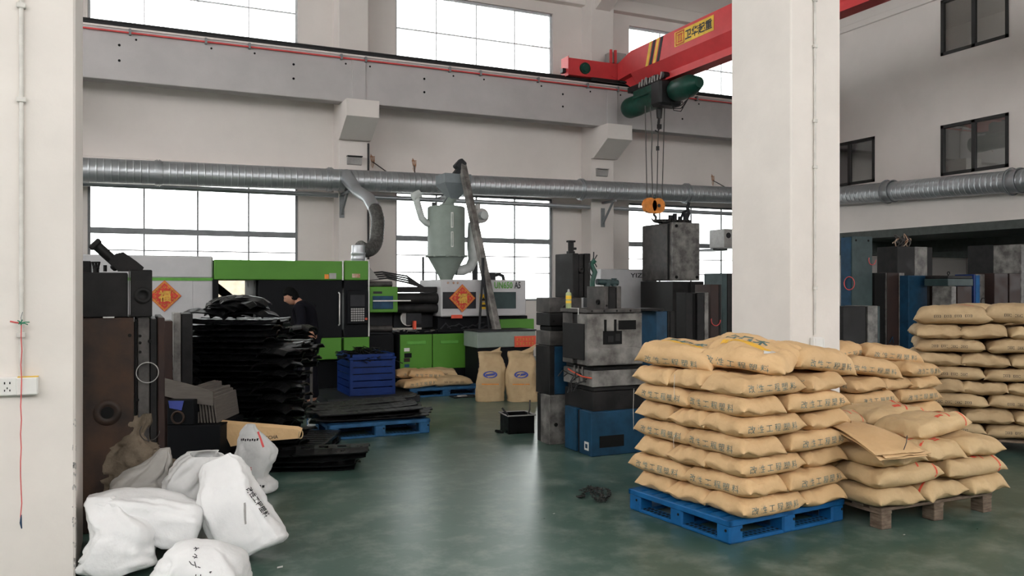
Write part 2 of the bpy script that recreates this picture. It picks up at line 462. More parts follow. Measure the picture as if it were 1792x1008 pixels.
# crane runway beam along the far wall
def runway(y0, name):
    mb = MB()
    mb.box(XL, 20, y0, y0 + .32, 5.36, 6.30, .01)
    for cx in (-7.8, -1.8, 4.2, 10.2, 16.2): mb.box(cx - .14, cx + .14, y0 - .025, y0 + .05, 5.36, 6.22, .005)
    o = struct(name, mb, M['beam'])
    mb = MB(); mb.box(XL, 20, y0 - .015, y0 + .2, 6.30, 6.335); link('rail_pad', mb, M['plaster'], o)
    mb = MB(); mb.box(XL, 20, y0 + .04, y0 + .16, 6.335, 6.355)
    mb.box(XL, 20, y0 + .085, y0 + .115, 6.355, 6.42); mb.box(XL, 20, y0 + .065, y0 + .135, 6.42, 6.45)
    link('crane_rail', mb, M['black'], o)
    mb = MB(); mb.box(XL, 20, y0 - .075, y0 - .04, 6.215, 6.24); link('conductor_bar', mb, M['red_line'], o)
    mb2 = MB()
    for k in range(24):
        x = -8.3 + k * 1.18 + .35 * math.sin(k * 2.7)
        b_ = MB(); b_.box(x - .02, x + .02, y0 - .085, y0 + .005, 6.19, 6.30); link('conductor_bracket', b_, M['grey_frame'], o)
        h = MB(); h.cyl((x + .1, y0 - .004, 6.13), (x + .1, y0 + .01, 6.13), .02, n=10); link('bolt_hole', h, M['hole'], o)
    for x in (-.2, 2.9, 5.6, 8.9, 12.2, 2.9, 5.6):
        for z in (6.0, 5.72):
            h = MB(); h.cyl((x, y0 - .004, z), (x, y0 + .01, z), .024, n=10); link('bolt_hole', h, M['hole'], o)
    return o
runway(16.6, 'crane_runway_beam')

# right-hand wall (face x = 16.2) with three dark windows, open below 3 m
def wall_right():
    wins = [(11.07, 12.62, 4.06, 5.17), (14.41, 15.96, 4.15, 5.24), (11.07, 12.62, 6.70, 7.92)]
    ys = sorted({YB, 11.07, 12.62, 14.41, 15.96, WY}); zs = sorted({2.98, 4.06, 4.15, 5.17, 5.24, 6.70, 7.92, ZC})
    mb = MB()
    for i in range(len(ys) - 1):
        run = None
        for j in range(len(zs) - 1):
            yc, zc = (ys[i] + ys[i + 1]) / 2, (zs[j] + zs[j + 1]) / 2
            hole = any(a < yc < b and c < zc < d for a, b, c, d in wins)
            if not hole: mb.box(XR, XR + .22, ys[i], ys[i + 1], zs[j], zs[j + 1])
    struct('wall_right', mb, M['plaster'])
    mb = MB(); mb.box(XR - .06, XR + .02, YB, WY, 7.62 + .35, 8.12, .01); struct('trim_3', mb, M['plaster'])
    for k, (a, b, c, d) in enumerate(wins):
        root = bpy.data.objects.new('window_%d' % (20 + k), None); COL.objects.link(root); root['kind'] = 'structure'
        root.location = (XR, a, c)
        def lk(nm, mb, m):
            me = mb.mesh(nm); me.transform(Matrix.Translation((-XR, -a, -c))); return link(nm, me, m, root)
        w = .07; x0, x1 = XR - .02, XR + .06
        m_ = MB(); m_.box(x0, x1, a, a + w, c, d); m_.box(x0, x1, b - w, b, c, d); m_.box(x0, x1, a, b, c, c + w); m_.box(x0, x1, a, b, d - w, d)
        lk('window_frame', m_, M['black_frame'])
        m_ = MB(); m_.box(x0, x1, (a + b) / 2 - .04, (a + b) / 2 + .04, c, d); lk('mullion', m_, M['black_frame'])
        for (p, q) in ((a + w, (a + b) / 2 - .04), ((a + b) / 2 + .04, b - w)):
            m_ = MB(); m_.box(XR + .015, XR + .022, p, q, c + w, d - w); lk('pane', m_, M['dark_glass'])
wall_right()
# mezzanine behind it: slab, back walls, a dim room upstairs
mb = MB(); mb.box(XR + .0, 24, YB, WY, 2.80, 2.98); struct('ceiling_mezzanine', mb, M['soffit'])
mb = MB()
for yy in (4.0, 10.2, 15.6): mb.box(XR + .2, 24, yy, yy + .3, 2.45, 2.8)
mb.box(18.4, 18.8, YB, WY, 2.5, 2.8)
struct('trim_4', mb, M['soffit'])
mb = MB(); mb.box(23.6, 23.8, 8.6, WY, 0, 3.9); mb.box(23.6, 23.8, YB, 8.6, 0, .9); mb.box(23.6, 23.8, YB, 8.6, 2.5, 3.9); mb.box(23.6, 23.8, YB, WY, 5.2, 6.7); mb.box(23.6, 23.8, YB, WY, 8.0, ZC); mb.box(23.6, 23.8, YB, 9.3, 3.8, 8.1); mb.box(23.6, 23.8, 12.4, 14.6, 3.8, 8.1); struct('wall_right_back', mb, M['plaster'])  # low gap out of view, added to let daylight under the mezzanine
mb = MB(); mb.box(XR + .22, 23.6, 9.0, 9.15, 2.98, ZC); mb.box(XR + .22, 23.6, 13.6, 13.7, 2.98, ZC); mb.box(XR + .22, 23.6, 16.4, 16.5, 2.98, ZC); struct('wall_partition', mb, M['plaster'])
mb = MB(); mb.box(XR + .22, 23.6, 9.9, WY, 5.75, 5.95); struct('ceiling_office', mb, M['ceiling'])

# left and back walls: seen only in reflections, with big openings that let daylight in
mb = MB()
mb.box(XL - .25, XL, YB, WY, 0, 4.7); mb.box(XL - .25, XL, YB, WY, 8.6, ZC)
for y0 in (-7.5, -1.6, 4.4, 10.4, 16.4): mb.box(XL - .25, XL, y0, y0 + 1.4, 0, ZC)
struct('wall_left', mb, M['plaster'])
mb = MB()
mb.box(XL, 16.4, YB - .25, YB, 0, 4.6); mb.box(16.4, 24, YB - .25, YB, 2.9, 4.6); mb.box(XL, 24, YB - .25, YB, 8.9, ZC)
for x0 in (-9, -3, 3, 9, 15, 21): mb.box(x0, x0 + 1.5, YB - .25, YB, 0, ZC)
struct('wall_back', mb, M['plaster'])

# free-standing pillars of the near row
def pillar(name, x0, x1, y0, y1):
    mb = MB(); mb.box(x0, x1, y0, y1, 0, ZC, .012)
    return struct(name, mb, M['pillar'])
pillar('pillar_right', 5.137, 5.71, 5.45, 6.23)
pillar('pillar_left', -.86, -.278, 5.10, 5.88)

def conduit(name, label, x, y, z0, z1, clips, r=.011):
    t = Thing(name, label, 'conduit', (x, y, z0))
    m_ = MB(); m_.cyl((0, 0, 0), (0, 0, z1 - z0), r, n=10); t.part('pipe', m_, M['tan_pipe'])
    for z in clips:
        m_ = MB(); m_.box(-.022, .022, -.016, .008, z - z0 - .014, z - z0 + .014, .004); t.part('clip', m_, M['tan_pipe'])
    return t
p = AY(1427, 500, 5.43)
conduit('cable_conduit', 'thin white conduit pipe down the front of the right pillar', p.x, 5.437, 1.19, 6.0, (1.6, 2.65, 3.05, 3.7, 4.1))
t = Thing('switch_box', 'small square white box low on the right pillar', 'switch box', (p.x + .005, 5.43, 1.06))
m_ = MB(); m_.box(-.055, .055, -.035, .018, 0, .115, .008); t.part('housing', m_, M['white_plastic'])
m_ = MB(); m_.box(-.043, .043, -.042, -.034, .012, .103, .004); t.part('cover', m_, M['white_plastic'])
m_ = MB(); m_.box(.052, .075, -.03, .018, .01, .10, .004); t.part('side_flap', m_, M['white_plastic'])
p = AY(37, 500, 5.08)
conduit('cable_conduit', 'white conduit pipe running down the left pillar to the socket', p.x, 5.087, 1.09, 6.0, (1.35, 2.6, 3.1, 4.1), .012)
# sockets on the left pillar
t = Thing('wall_socket', 'double white socket plate with pin holes on the left pillar', 'socket', AY(14, 692, 5.095))
s_ = 4.52 / 1449
m_ = MB(); m_.box(-.075, .052, -.03, .004, 0, .098, .006); t.part('socket_plate', m_, M['white_plastic'])
h = MB()
for hx in (-.012, .012): h.box(hx - .003, hx + .003, -.032, -.028, .062, .074)
for hx, hz in ((-.012, .03), (.012, .03), (0, .042)): h.box(hx - .0025, hx + .0025, -.032, -.028, hz - .006, hz + .004)
o = t.part('pin_holes', h, M['black'])
t = Thing('blank_box', 'plain white blanking box beside the socket on the left pillar', 'switch box', AY(51, 690, 5.095))
m_ = MB(); m_.box(-.056, .044, -.045, .004, 0, .094, .006); t.part('housing', m_, M['white_plastic'])
m_ = MB(); m_.box(-.05, .046, -.04, -.012, .095, .099); t.part('tape_strip', m_, M['yellow'])
# pink string tied to the conduit
a, b = AY(38, 566, 5.04), AY(37, 905, 5.03)
t = Thing('tied_string', 'long pink string knotted round the conduit on the left pillar', 'string', (a.x, a.y, b.z))
pts = [a.lerp(b, k / 14) + Vector((rnd.uniform(-.004, .004), 0, 0)) for k in range(15)]
m_ = MB(); m_.tube(pts, .0028, 6); m_.tube([a, a + Vector((-.03, -.006, .006)), a + Vector((-.052, -.01, .012))], .005, 6); t.part('string', m_, M['pink_string'], world=True)
m_ = MB()
for k in range(7):
    d = Vector((rnd.uniform(-.02, .04), -.01, rnd.uniform(-.012, .02)))
    m_.tube([a + Vector((-.01, 0, 0)), a + d * .5 + Vector((0, -.01, .004)), a + d], .003, 5)
t.part('knot', m_, M['green_string'], world=True)
m_ = MB(); m_.tube([a, a + Vector((-.004, 0, .03)), a + Vector((.004, 0, .06))], .0018, 5); t.part('loose_end', m_, M['grey_frame'], world=True)
c = AY(38, 925, 5.03)
m_ = MB(); m_.tube([b + Vector((0, 0, .012)), b.lerp(c, .5) + Vector((-.003, 0, 0)), c], [.003, .006, .003], 6); t.part('tip', m_, M['blue_tip'], world=True)

# chipped plaster along the left pillar's edge
m_ = MB()
for k in range(26):
    z = rnd.uniform(.05, 1.05) ; w = rnd.uniform(.006, .02); hgt = rnd.uniform(.005, .02)
    m_.obox((-.2775, 5.10 + rnd.uniform(.004, .03), z), (.004, w, hgt))
    m_.obox((-.279 - rnd.uniform(.0, .012), 5.0995, z + .01), (w * .4, .004, hgt))
o = struct('trim_5', m_, M['lamp_grey'])

# low beige building outside, seen through the machine's opening
mb = MB(); mb.box(-1.5, 3.2, 24, 24.3, -.1, 1.98); struct('yard_wall', mb, M['outside_wall'])

# ================================================================ OVERHEAD: ducts, crane, lamps
def ribbed(name, axis, base=(0.42, 0.44, 0.46), rough=.3):
    m = mat(name, base, rough + .08, 0.75, var=0.06, scale=2, rvar=0.04)
    nt = m.node_tree; N = nt.nodes; L = nt.links
    w = N.new('ShaderNodeTexWave'); w.bands_direction = axis; w.inputs['Scale'].default_value = 2.6; w.wave_profile = 'SIN'
    tc = N.new('ShaderNodeTexCoord'); L.new(tc.outputs['Object'], w.inputs['Vector'])
    pw = N.new('ShaderNodeMath'); pw.operation = 'POWER'; pw.inputs[1].default_value = 12; L.new(w.outputs[1], pw.inputs[0])
    bp = N.new('ShaderNodeBump'); bp.inputs['Strength'].default_value = .6; bp.inputs['Distance'].default_value = .012
    L.new(pw.outputs[0], bp.inputs['Height']); L.new(bp.outputs[0], N['Principled BSDF'].inputs['Normal'])
    return m
M['rib_x'] = ribbed('spiral_duct_along_x', 'X')
M['rib_y'] = ribbed('spiral_duct_along_y', 'Y')

def dz(X): return 3.71 + (X + .8) * .0158
DY = 16.66
t = Thing('ventilation_duct', 'long galvanised round duct under the crane beam along the windows', 'duct', (-8.6, DY, dz(-8.6)))
cuts = [-8.6, -3.4, .45, 3.62, 6.5, 9.4, 12.35, 15.3]
for a, b in zip(cuts[:-1], cuts[1:]):
    m_ = MB(); m_.cyl((a, DY, dz(a)), (b, DY, dz(b)), .222 - a * .0012, .222 - b * .0012, n=32, cap=False); t.part('duct_section', m_, M['rib_x'], world=True)
for a in cuts[1:-1]:
    m_ = MB()
    m_.cyl((a - .03, DY, dz(a)), (a - .018, DY, dz(a)), .25, n=32); m_.cyl((a + .018, DY, dz(a)), (a + .03, DY, dz(a)), .25, n=32)
    m_.cyl((a - .06, DY, dz(a)), (a + .06, DY, dz(a)), .232, n=32)
    t.part('flange', m_, M['galv'], world=True)
m_ = MB(); m_.tube([(15.3, DY, dz(15.3)), (15.6, DY - .03, 3.95), (15.83, DY - .22, 3.94), (15.9, DY - .55, 3.93)], .205, 28, cap=False); t.part('elbow', m_, M['galv'], world=True)
def dy(Y): return 3.71 + (Y - 10.55) * .0374
t = Thing('ventilation_duct', 'galvanised spiral duct below the dark windows on the right wall', 'duct', (15.93, 16.0, dy(16)))
cuts = [16.1, 13.75, 10.75, 7.6, 3.0]
for a, b in zip(cuts[:-1], cuts[1:]):
    m_ = MB(); m_.cyl((15.93, a, dy(a)), (15.93, b, dy(b)), .225, n=32, cap=False); t.part('duct_section', m_, M['rib_y'], world=True)
for a in cuts[1:-1]:
    m_ = MB()
    m_.cyl((15.93, a - .12, dy(a)), (15.93, a + .12, dy(a)), .24, n=32)
    m_.cyl((15.93, a - .12, dy(a)), (15.93, a - .1, dy(a)), .262, n=32); m_.cyl((15.93, a + .1, dy(a)), (15.93, a + .12, dy(a)), .262, n=32)
    t.part('flange', m_, M['galv'], world=True)
    m_ = MB(); m_.torus((15.93, a + .06, dy(a)), .27, .012, (0, 1, 0)); m_.box(15.9, 16.2, a + .04, a + .08, dy(a) - .02, dy(a) + .02); t.part('clamp', m_, M['grey_frame'], world=True)

m_ = MB(); m_.cyl((-8.6, 17.1, 3.52), (15.6, 17.1, 3.52), .05, n=14)
single('steel_pipe', m_, M['galv'], 'slim galvanised pipe running just below the long duct', 'pipe')

# brackets that hold the duct at the columns
for cx, lab in ((3.95, 'dark steel bracket under the duct left of the hopper'), (10.2, 'dark angle bracket under the duct on the column by the hook'), (6.1, 'blue grey valve bracket hanging at the window left of the hopper')):
    t = Thing('duct_bracket', lab, 'bracket', (cx, 17.02 if cx != 6.1 else 17.4, 3.2))
    y1 = 17.02 if cx != 6.1 else 17.42
    m_ = MB(); m_.bar((cx, y1, dz(cx) - .26), (cx, DY - .24, dz(cx) - .26), .05, .05); t.part('arm', m_, M['grey_frame'], world=True)
    m_ = MB(); m_.bar((cx, y1, 3.12), (cx, DY - .1, dz(cx) - .28), .04, .04); m_.box(cx - .05, cx + .05, y1 - .02, y1 + .002, 3.05, 3.5); t.part('strut', m_, M['grey_frame'], world=True)

# anchor rods with rust stains on the wall
for (p0, p1, lab) in (((652, 283), (712, 326), 'thin sloping tie rod from a rusty anchor beside the left column'),
                      ((725, 290), (727, 318), 'short tie rod below the big rust stain above the hopper'),
                      ((1248, 316), (1279, 333), 'thin tie rod by the duct just left of the right pillar')):
    a = AY(*p0, 17.48); b = AY(*p1, 16.9)
    t = Thing('tie_rod', lab, 'rod', a)
    m_ = MB(); m_.cyl(a, b, .012, n=8); t.part('rod', m_, M['rope'], world=True)
    m_ = MB()
    pts = [(math.cos(k * .7) * (.05 + .03 * math.sin(k * 2.3)), math.sin(k * .7) * (.11 + .05 * math.cos(k * 1.7)) + (.06 if math.sin(k * .7) > 0 else 0)) for k in range(9)]
    m_.prism([(a.x + q[0], 17.499, a.z + q[1]) for q in pts], (0, -.006, 0)); t.part('anchor_stain', m_, M['rust'], world=True)

# dark riser beside the left column
a = AY(645, 236, 16.95); b = AY(645, 300, 16.95)
m_ = MB(); m_.cyl((a.x, 16.97, 4.62), (a.x, 16.97, 2.2), .022, n=10)
single('riser_pipe', m_, M['black'], 'dark upright pipe on the column edge below the first bracket', 'pipe')

for (px, lab) in ((620, 'flat grey lamp with dark top edge on the left column'), (1053, 'flat grey lamp on the column below the second corbel')):
    c = AY(px, 282 if px < 900 else 303, 17.0)
    t = Thing('wall_lamp', lab, 'lamp', (c.x, 17.02, c.z - .08))
    m_ = MB(); m_.prism([(-.15, 0, .0), (-.15, -.05, .01), (-.15, -.09, .15), (-.15, 0, .17)], (.3, 0, 0)); t.part('housing', m_, M['lamp_grey'])
    m_ = MB(); m_.box(-.16, .16, -.105, 0, .165, .185, .004); t.part('top_edge', m_, M['black'] if px < 900 else M['lamp_grey'])

# ---------------------------------------------------------------- crane
GX = 10.5; gy0, gy1 = -3.0, 15.9
t = Thing('overhead_crane', 'red overhead travelling crane girder with yellow name plate on the far rail', 'crane', (GX, 16.7, 6.45))
m_ = MB()
sec = [(-.24, 6.46), (-.24, 6.96), (.24, 6.96), (.24, 6.46), (.07, 6.22), (.07, 6.10), (.15, 6.08), (.15, 6.04), (-.15, 6.04), (-.15, 6.08), (-.07, 6.10), (-.07, 6.22)]
m_.prism([(GX + x, gy0, z) for x, z in sec], (0, gy1 - gy0, 0))
t.part('girder', m_, M['red'], world=True)
m_ = MB()
m_.prism([(GX - .24, gy1, 6.46), (GX - .24, gy1, 6.96), (GX - .24, 16.45, 6.80), (GX - .24, 16.45, 6.42)], (.48, 0, 0))
m_.prism([(GX - .07, gy1, 6.06), (GX - .07, gy1, 6.47), (GX - .07, 16.4, 6.47), (GX - .07, 16.4, 6.36)], (.14, 0, 0))
t.part('girder_end', m_, M['red'], world=True)
tr = MB(); tr.box(9.0, 12.0, 16.52, 16.82, 6.44, 6.83, .01); tr.box(8.985, 9.0, 16.5, 16.84, 6.42, 6.86); tr.box(12.0, 12.015, 16.5, 16.84, 6.42, 6.86)
trk = t.part('end_truck', tr, M['red'], world=True)
for x in (9.42, 11.6):
    m_ = MB(); m_.cyl((x, 16.47, 6.62), (x, 16.53, 6.62), .13, n=24); m_.cyl((x, 16.42, 6.62), (x, 16.48, 6.62), .085, n=20); t.part('wheel', m_, M['hoist_green'], parent=trk, world=True)
m_ = MB(); m_.box(8.9, 9.0, 16.6, 16.75, 6.5, 6.6, .01); t.part('buffer', m_, M['black'], parent=trk, world=True)
m_ = MB()
for x in (10.1, 10.22): m_.box(x, x + .05, 16.5, 16.55, 6.83, 7.14)
m_.box(10.15, 10.75, 16.5, 16.53, 6.5, 6.53)
t.part('stanchion', m_, M['red'], world=True)
m_ = MB(); m_.box(10.16, 10.6, 16.6, 16.85, 6.86, 7.12, .01); t.part('control_box', m_, M['lamp_grey'], world=True)
m_ = MB(); m_.box(9.6, 12.1, 16.46, 16.54, 6.36, 6.43); m_.tube([(10.3, 16.4, 6.4), (10.8, 16.2, 6.28), (11.3, 16.35, 6.3), (11.9, 16.4, 6.38)], .02, 8); t.part('cable_tray', m_, M['black'], world=True)
# name plate on the face x = GX-.24
fx = GX - .241
def face_box(y0, y1, z0, z1, th=.006): m = MB(); m.box(fx - th, fx + .002, y0, y1, z0, z1); return m
pl = t.part('name_plate', face_box(12.95, 14.22, 6.60, 6.90), M['yellow'], 'yellow plate lettered in black with a red emblem', world=True)
m_ = MB(); put_text(m_, '卫华起重', .21, (fx - .008, 13.43, 6.75), (0, -1, 0), (0, 0, 1), width=.86, bold=.03); t.part('lettering', m_, M['black'], parent=pl, world=True)
m_ = MB()
def rb(y0, y1, z0, z1): m_.box(fx - .010, fx - .005, 14.2 - y1, 14.2 - y0, z0, z1)
rb(.02, .31, 6.86, 6.885); rb(.02, .31, 6.615, 6.64); rb(.02, .045, 6.615, 6.885); rb(.285, .31, 6.615, 6.885)
rb(.08, .25, 6.81, 6.835); rb(.095, .12, 6.68, 6.81); rb(.155, .18, 6.68, 6.81); rb(.21, .235, 6.68, 6.81); rb(.08, .25, 6.66, 6.685)
t.part('emblem', m_, M['ink_red'], parent=pl, world=True)
for k, (y, mm) in enumerate(((14.62, 'lamp_grey'), (14.76, 'yellow'), (14.9, 'lamp_grey'), (15.04, 'yellow'))):
    m_ = MB(); m_.prism([(fx - .004, y, 6.96), (fx - .004, y + .1, 6.96), (fx - .004, y + .26, 6.46), (fx - .004, y + .16, 6.46)], (.006, 0, 0))
    t.part('warning_stripe', m_, M[mm] if mm != 'lamp_grey' else M['m_grey'], world=True)

# hoist under the girder
HX = GX
t = Thing('electric_hoist', 'dark green wire rope hoist hanging under the red girder', 'hoist', (HX, 15.1, 5.6))
m_ = MB(); m_.lathe([(.16, 0), (.215, .03), (.235, .1), (.235, .42), (.22, .44), (.22, 1.15), (.24, 1.17), (.24, 1.28)], (HX - .12, 16.2, 5.72), axis=(0, -1, 0)); t.part('drum', m_, M['hoist_green'], world=True)
m_ = MB(); m_.box(HX - .37, HX + .12, 14.75, 15.62, 5.80, 5.98, .03); m_.prism([(HX - .36, 14.8, 5.8), (HX - .36, 15.65, 5.8), (HX - .30, 15.65, 5.95), (HX - .30, 14.8, 5.95)], (.3, 0, .06)); t.part('rope_guard', m_, M['galv'] if False else M['hoist_green'], world=True)
m_ = MB(); m_.box(HX - .38, HX + .2, 14.55, 14.93, 5.48, 6.02, .05); t.part('gearbox', m_, M['black'], world=True)
m_ = MB(); m_.lathe([(.12, 0), (.2, .04), (.235, .12), (.235, .55), (.2, .68), (.13, .85), (.11, .9)], (HX - .02, 14.58, 5.78), axis=(0, -1, 0)); t.part('motor', m_, M['hoist_green'], world=True)
m_ = MB(); m_.box(HX - .3, HX - .06, 14.8, 15.4, 6.0, 6.17, .01); m_.box(HX - .26, HX - .1, 15.45, 16.0, 6.02, 6.15, .01)
for y in (14.7, 15.0, 15.3): m_.cyl((HX - .22, y, 6.14), (HX - .08, y, 6.14), .075, n=16); m_.cyl((HX + .08, y, 6.14), (HX + .22, y, 6.14), .075, n=16)
m_.box(HX + .08, HX + .26, 14.7, 15.4, 5.9, 6.17, .01)
t.part('trolley', m_, M['black'], world=True)
m_ = MB()
for k in range(9): y = 14.62 + k * .1; m_.cyl((HX - .33, y, 6.02), (HX - .33 + rnd.uniform(-.02, .05), y + .02, 6.13 + rnd.uniform(0, .06)), .02, n=8)
t.part('contact_pins', m_, M['lamp_grey'], world=True)
m_ = MB()
for k, d in enumerate((.0, .06, .12)): m_.tube([(HX - .1, 14.55, 5.56), (HX - .1, 14.45, 5.42 - d * .6), (HX - .1, 14.2, 5.40 - d), (HX - .08, 13.98, 5.5), (HX - .05, 13.9, 5.66)], .009, 6)
t.part('cable_loop', m_, M['black'], world=True)
m_ = MB(); m_.cyl((HX - .1, 14.98, 5.5), (HX - .1, 14.98, 5.28), .075, .055, n=16); m_.tube([(HX - .1, 14.98, 5.28), (HX - .12, 14.98, 5.16)], .03, 8)
m_.obox((HX - .1, 14.98, 5.1), (.09, .05, .1)); m_.tube([(HX - .1, 14.98, 5.06), (HX - .14, 14.98, 4.98), (HX - .18, 15.02, 5.02)], .018, 8)
t.part('limit_weight', m_, M['black'], world=True)
hk = AY(1146, 360, 14.98)
rp = MB(); tops = [(1129, 200), (1138, 200), (1152, 232), (1163, 200)]; bots = [(1131, 352), (1142, 352), (1150, 350), (1160, 352)]
for k, (a, b) in enumerate(zip(tops, bots)):
    A = AY(*a, 15.0); B = AY(*b, 15.0)
    A.z = 5.52 if k != 2 else 5.1
    B.x = hk.x + (B.x - hk.x) * .9
    rp.tube([A, A.lerp(B, .3) + Vector((.03 if k == 1 else 0, 0, 0)), A.lerp(B, .5), B], .011, 6)
rope = t.part('wire_rope', rp, M['rope'], world=True)
m_ = MB(); c = AY(1151, 256, 15.0); m_.cyl(c, c - Vector((0, 0, .09)), .035, n=12); t.part('rope_stop', m_, M['black'], parent=rope, world=True)
m_ = MB(); c = hk + Vector((-.02, 0, 0))
for dx, r_ in ((-.12, .165), (.09, .165)):
    m_.cyl(c + Vector((dx, -.05, .0)), c + Vector((dx, .05, .0)), r_, n=24)
m_.box(c.x - .12, c.x + .1, c.y - .045, c.y + .045, c.z - .17, c.z - .02, .01)
blk = t.part('hook_block', m_, M['orange'], world=True)
m_ = MB(); m_.cyl(c + Vector((.09, -.062, 0)), c + Vector((.09, .062, 0)), .04, n=12); t.part('sheave_pin', m_, M['black'], parent=blk, world=True)
m_ = MB(); m_.tube([c + Vector((0, 0, -.15)), c + Vector((0, 0, -.2)), c + Vector((.05, 0, -.25)), c + Vector((.04, 0, -.31)), c + Vector((-.03, 0, -.32)), c + Vector((-.07, 0, -.27))], [.025, .03, .03, .028, .022, .01], 10); t.part('hook', m_, M['steel'], parent=blk, world=True)
HOOK = c + Vector((0, 0, -.31))

# ================================================================ INJECTION MOULDING MACHINE
MY = 12.6
def mx(px, Y=MY): return AY(px, 504, Y).x
def mz(px, py, Y=MY): return AY(px, py, Y).z
t = Thing('injection_moulding_machine', 'long green, white and black moulding machine below the windows', 'machine', (-1.6, 13.5, 0))
W_ = dict(world=True)
# clamp side: white cover with a green stripe
xa, xb, xc, xd = mx(120), mx(375), mx(597), mx(645)
m_ = MB(); m_.box(-1.7, xb - .01, MY + .08, 14.3, 1.74, 2.06, .02); t.part('white_cover', m_, M['m_white'], **W_)
m_ = MB(); m_.box(-1.7, xb - .01, MY + .07, 14.3, 1.705, 1.745); t.part('green_stripe', m_, M['ink_green'], **W_)
m_ = MB(); m_.box(-1.7, mx(338), MY + .08, MY + .14, 1.13, 1.71, .006); m_.box(mx(338), xb - .01, MY + .08, MY + .14, 1.0, 1.71, .006); t.part('white_panel', m_, M['m_white'], **W_)
m_ = MB(); m_.box(-1.7, xb - .02, 14.2, 14.3, .3, 1.75); m_.box(-1.75, -1.65, MY + .1, 14.3, .3, 1.75); t.part('rear_cover', m_, M['m_grey'], **W_)
m_ = MB(); m_.box(-1.65, xb - .03, MY + .2, 14.1, .12, .98, .02); m_.box(-.6, .7, MY + .3, 14.0, .98, 1.6, .02); t.part('clamp_bed', m_, M['m_grey'], **W_)
# green hood, doors, lower panels
m_ = MB(); m_.box(xb, xc + .02, MY, 14.3, 1.72, 2.01, .012); t.part('green_hood', m_, M['m_green'], **W_)
m_ = MB(); m_.box(xc + .05, xd, MY, 14.3, 1.72, 2.02, .012); t.part('green_hood', m_, M['m_green'], **W_)
m_ = MB(); m_.box(xc + .015, xc + .035, MY - .01, MY + .01, 1.72, 2.02); m_.box(xd - .005, xd + .012, MY - .01, MY + .01, .85, 2.02); t.part('edge_strip', m_, M['sticker'], **W_)
m_ = MB(); m_.box(xb + .62, xc + .02, MY + .03, MY + .08, .84, 1.72, .006); dr = t.part('sliding_door', m_, M['m_black'], **W_)
m_ = MB(); m_.tube([(xc - .03, MY + .03, 1.53), (xc - .03, MY - .03, 1.51), (xc - .03, MY - .03, 1.05), (xc - .03, MY + .03, 1.03)], .011, 8); t.part('handle', m_, M['sticker'], 'pale upright pull handle', parent=dr, **W_)
m_ = MB(); m_.box(xb - .02, xb + .06, MY + .03, 14.2, .84, 1.72); m_.box(xb + .6, xb + .8, MY + .2, 14.1, .5, 1.72); m_.box(xb, xc, 14.15, 14.25, .3, 1.15); m_.box(xb, xc, MY + .3, 14.1, .3, .8)
m_.bar((xb + .05, 13.7, 1.68), (xb + .5, 13.7, 1.3), .12, .12)
t.part('platen', m_, M['m_black'], **W_)
m_ = MB()
for yy in (12.95, 13.7):
    for zz in (.95, 1.66): m_.cyl((-.5 if zz < 1 else xb + .6, yy, zz), (xc + .9, yy, zz), .05, n=12)
t.part('tie_bar', m_, M['steel'], **W_)
m_ = MB(); m_.box(xc + .05, xd - .01, MY + .02, 14.25, .84, 1.72, .006); cp = t.part('control_cabinet', m_, M['m_black'], **W_)
pz = lambda py: mz(620, py)
x0, x1 = mx(612), mx(637)
m_ = MB(); m_.box(x0 - .04, x1 + .05, MY - .04, MY + .03, pz(567), pz(508), .01); pn = t.part('control_panel', m_, M['m_black'], **W_)
m_ = MB(); m_.box(x0, x1, MY - .045, MY - .038, pz(536), pz(516)); t.part('screen', m_, M['m_grey'], parent=pn, **W_)
m_ = MB()
for i in range(6):
    for j in range(6):
        m_.box(x0 + .01 + i * .036, x0 + .036 + i * .036, MY - .048, MY - .038, pz(562) + j * .035, pz(562) + .024 + j * .035)
t.part('keypad', m_, M['lamp_grey'], parent=pn, **W_)
m_ = MB(); m_.cyl((x1 + .02, MY - .07, pz(558)), (x1 + .02, MY - .03, pz(558)), .018, n=12); t.part('stop_button', m_, M['ink_red'], parent=pn, **W_)
m_ = MB(); m_.box(mx(568), mx(575), MY - .008, MY, mz(570, 488), mz(570, 480)); t.part('sticker', m_, M['orange'], **W_)
m_ = MB(); m_.box(mx(576), mx(588), MY - .012, MY, mz(580, 488), mz(580, 478)); t.part('sticker', m_, M['lamp_grey'], **W_)
m_ = MB(); m_.box(mx(616), mx(630), MY - .008, MY, mz(620, 486), mz(620, 479)); t.part('sticker', m_, M['rust'], **W_)
m_ = MB(); m_.box(mx(430), xc + .01, MY + .02, 13.9, .51, .84, .008); t.part('lower_panel', m_, M['m_green'], **W_)
m_ = MB(); m_.box(xc + .05, xd + .02, MY + .02, 13.9, .51, .84, .008); t.part('lower_panel', m_, M['m_green'], **W_)
m_ = MB(); m_.box(xb, mx(692), MY + .15, 14.0, .06, .52); m_.box(mx(648), mx(692), MY + .1, 14.0, .06, .86); t.part('plinth', m_, M['m_black'], **W_)
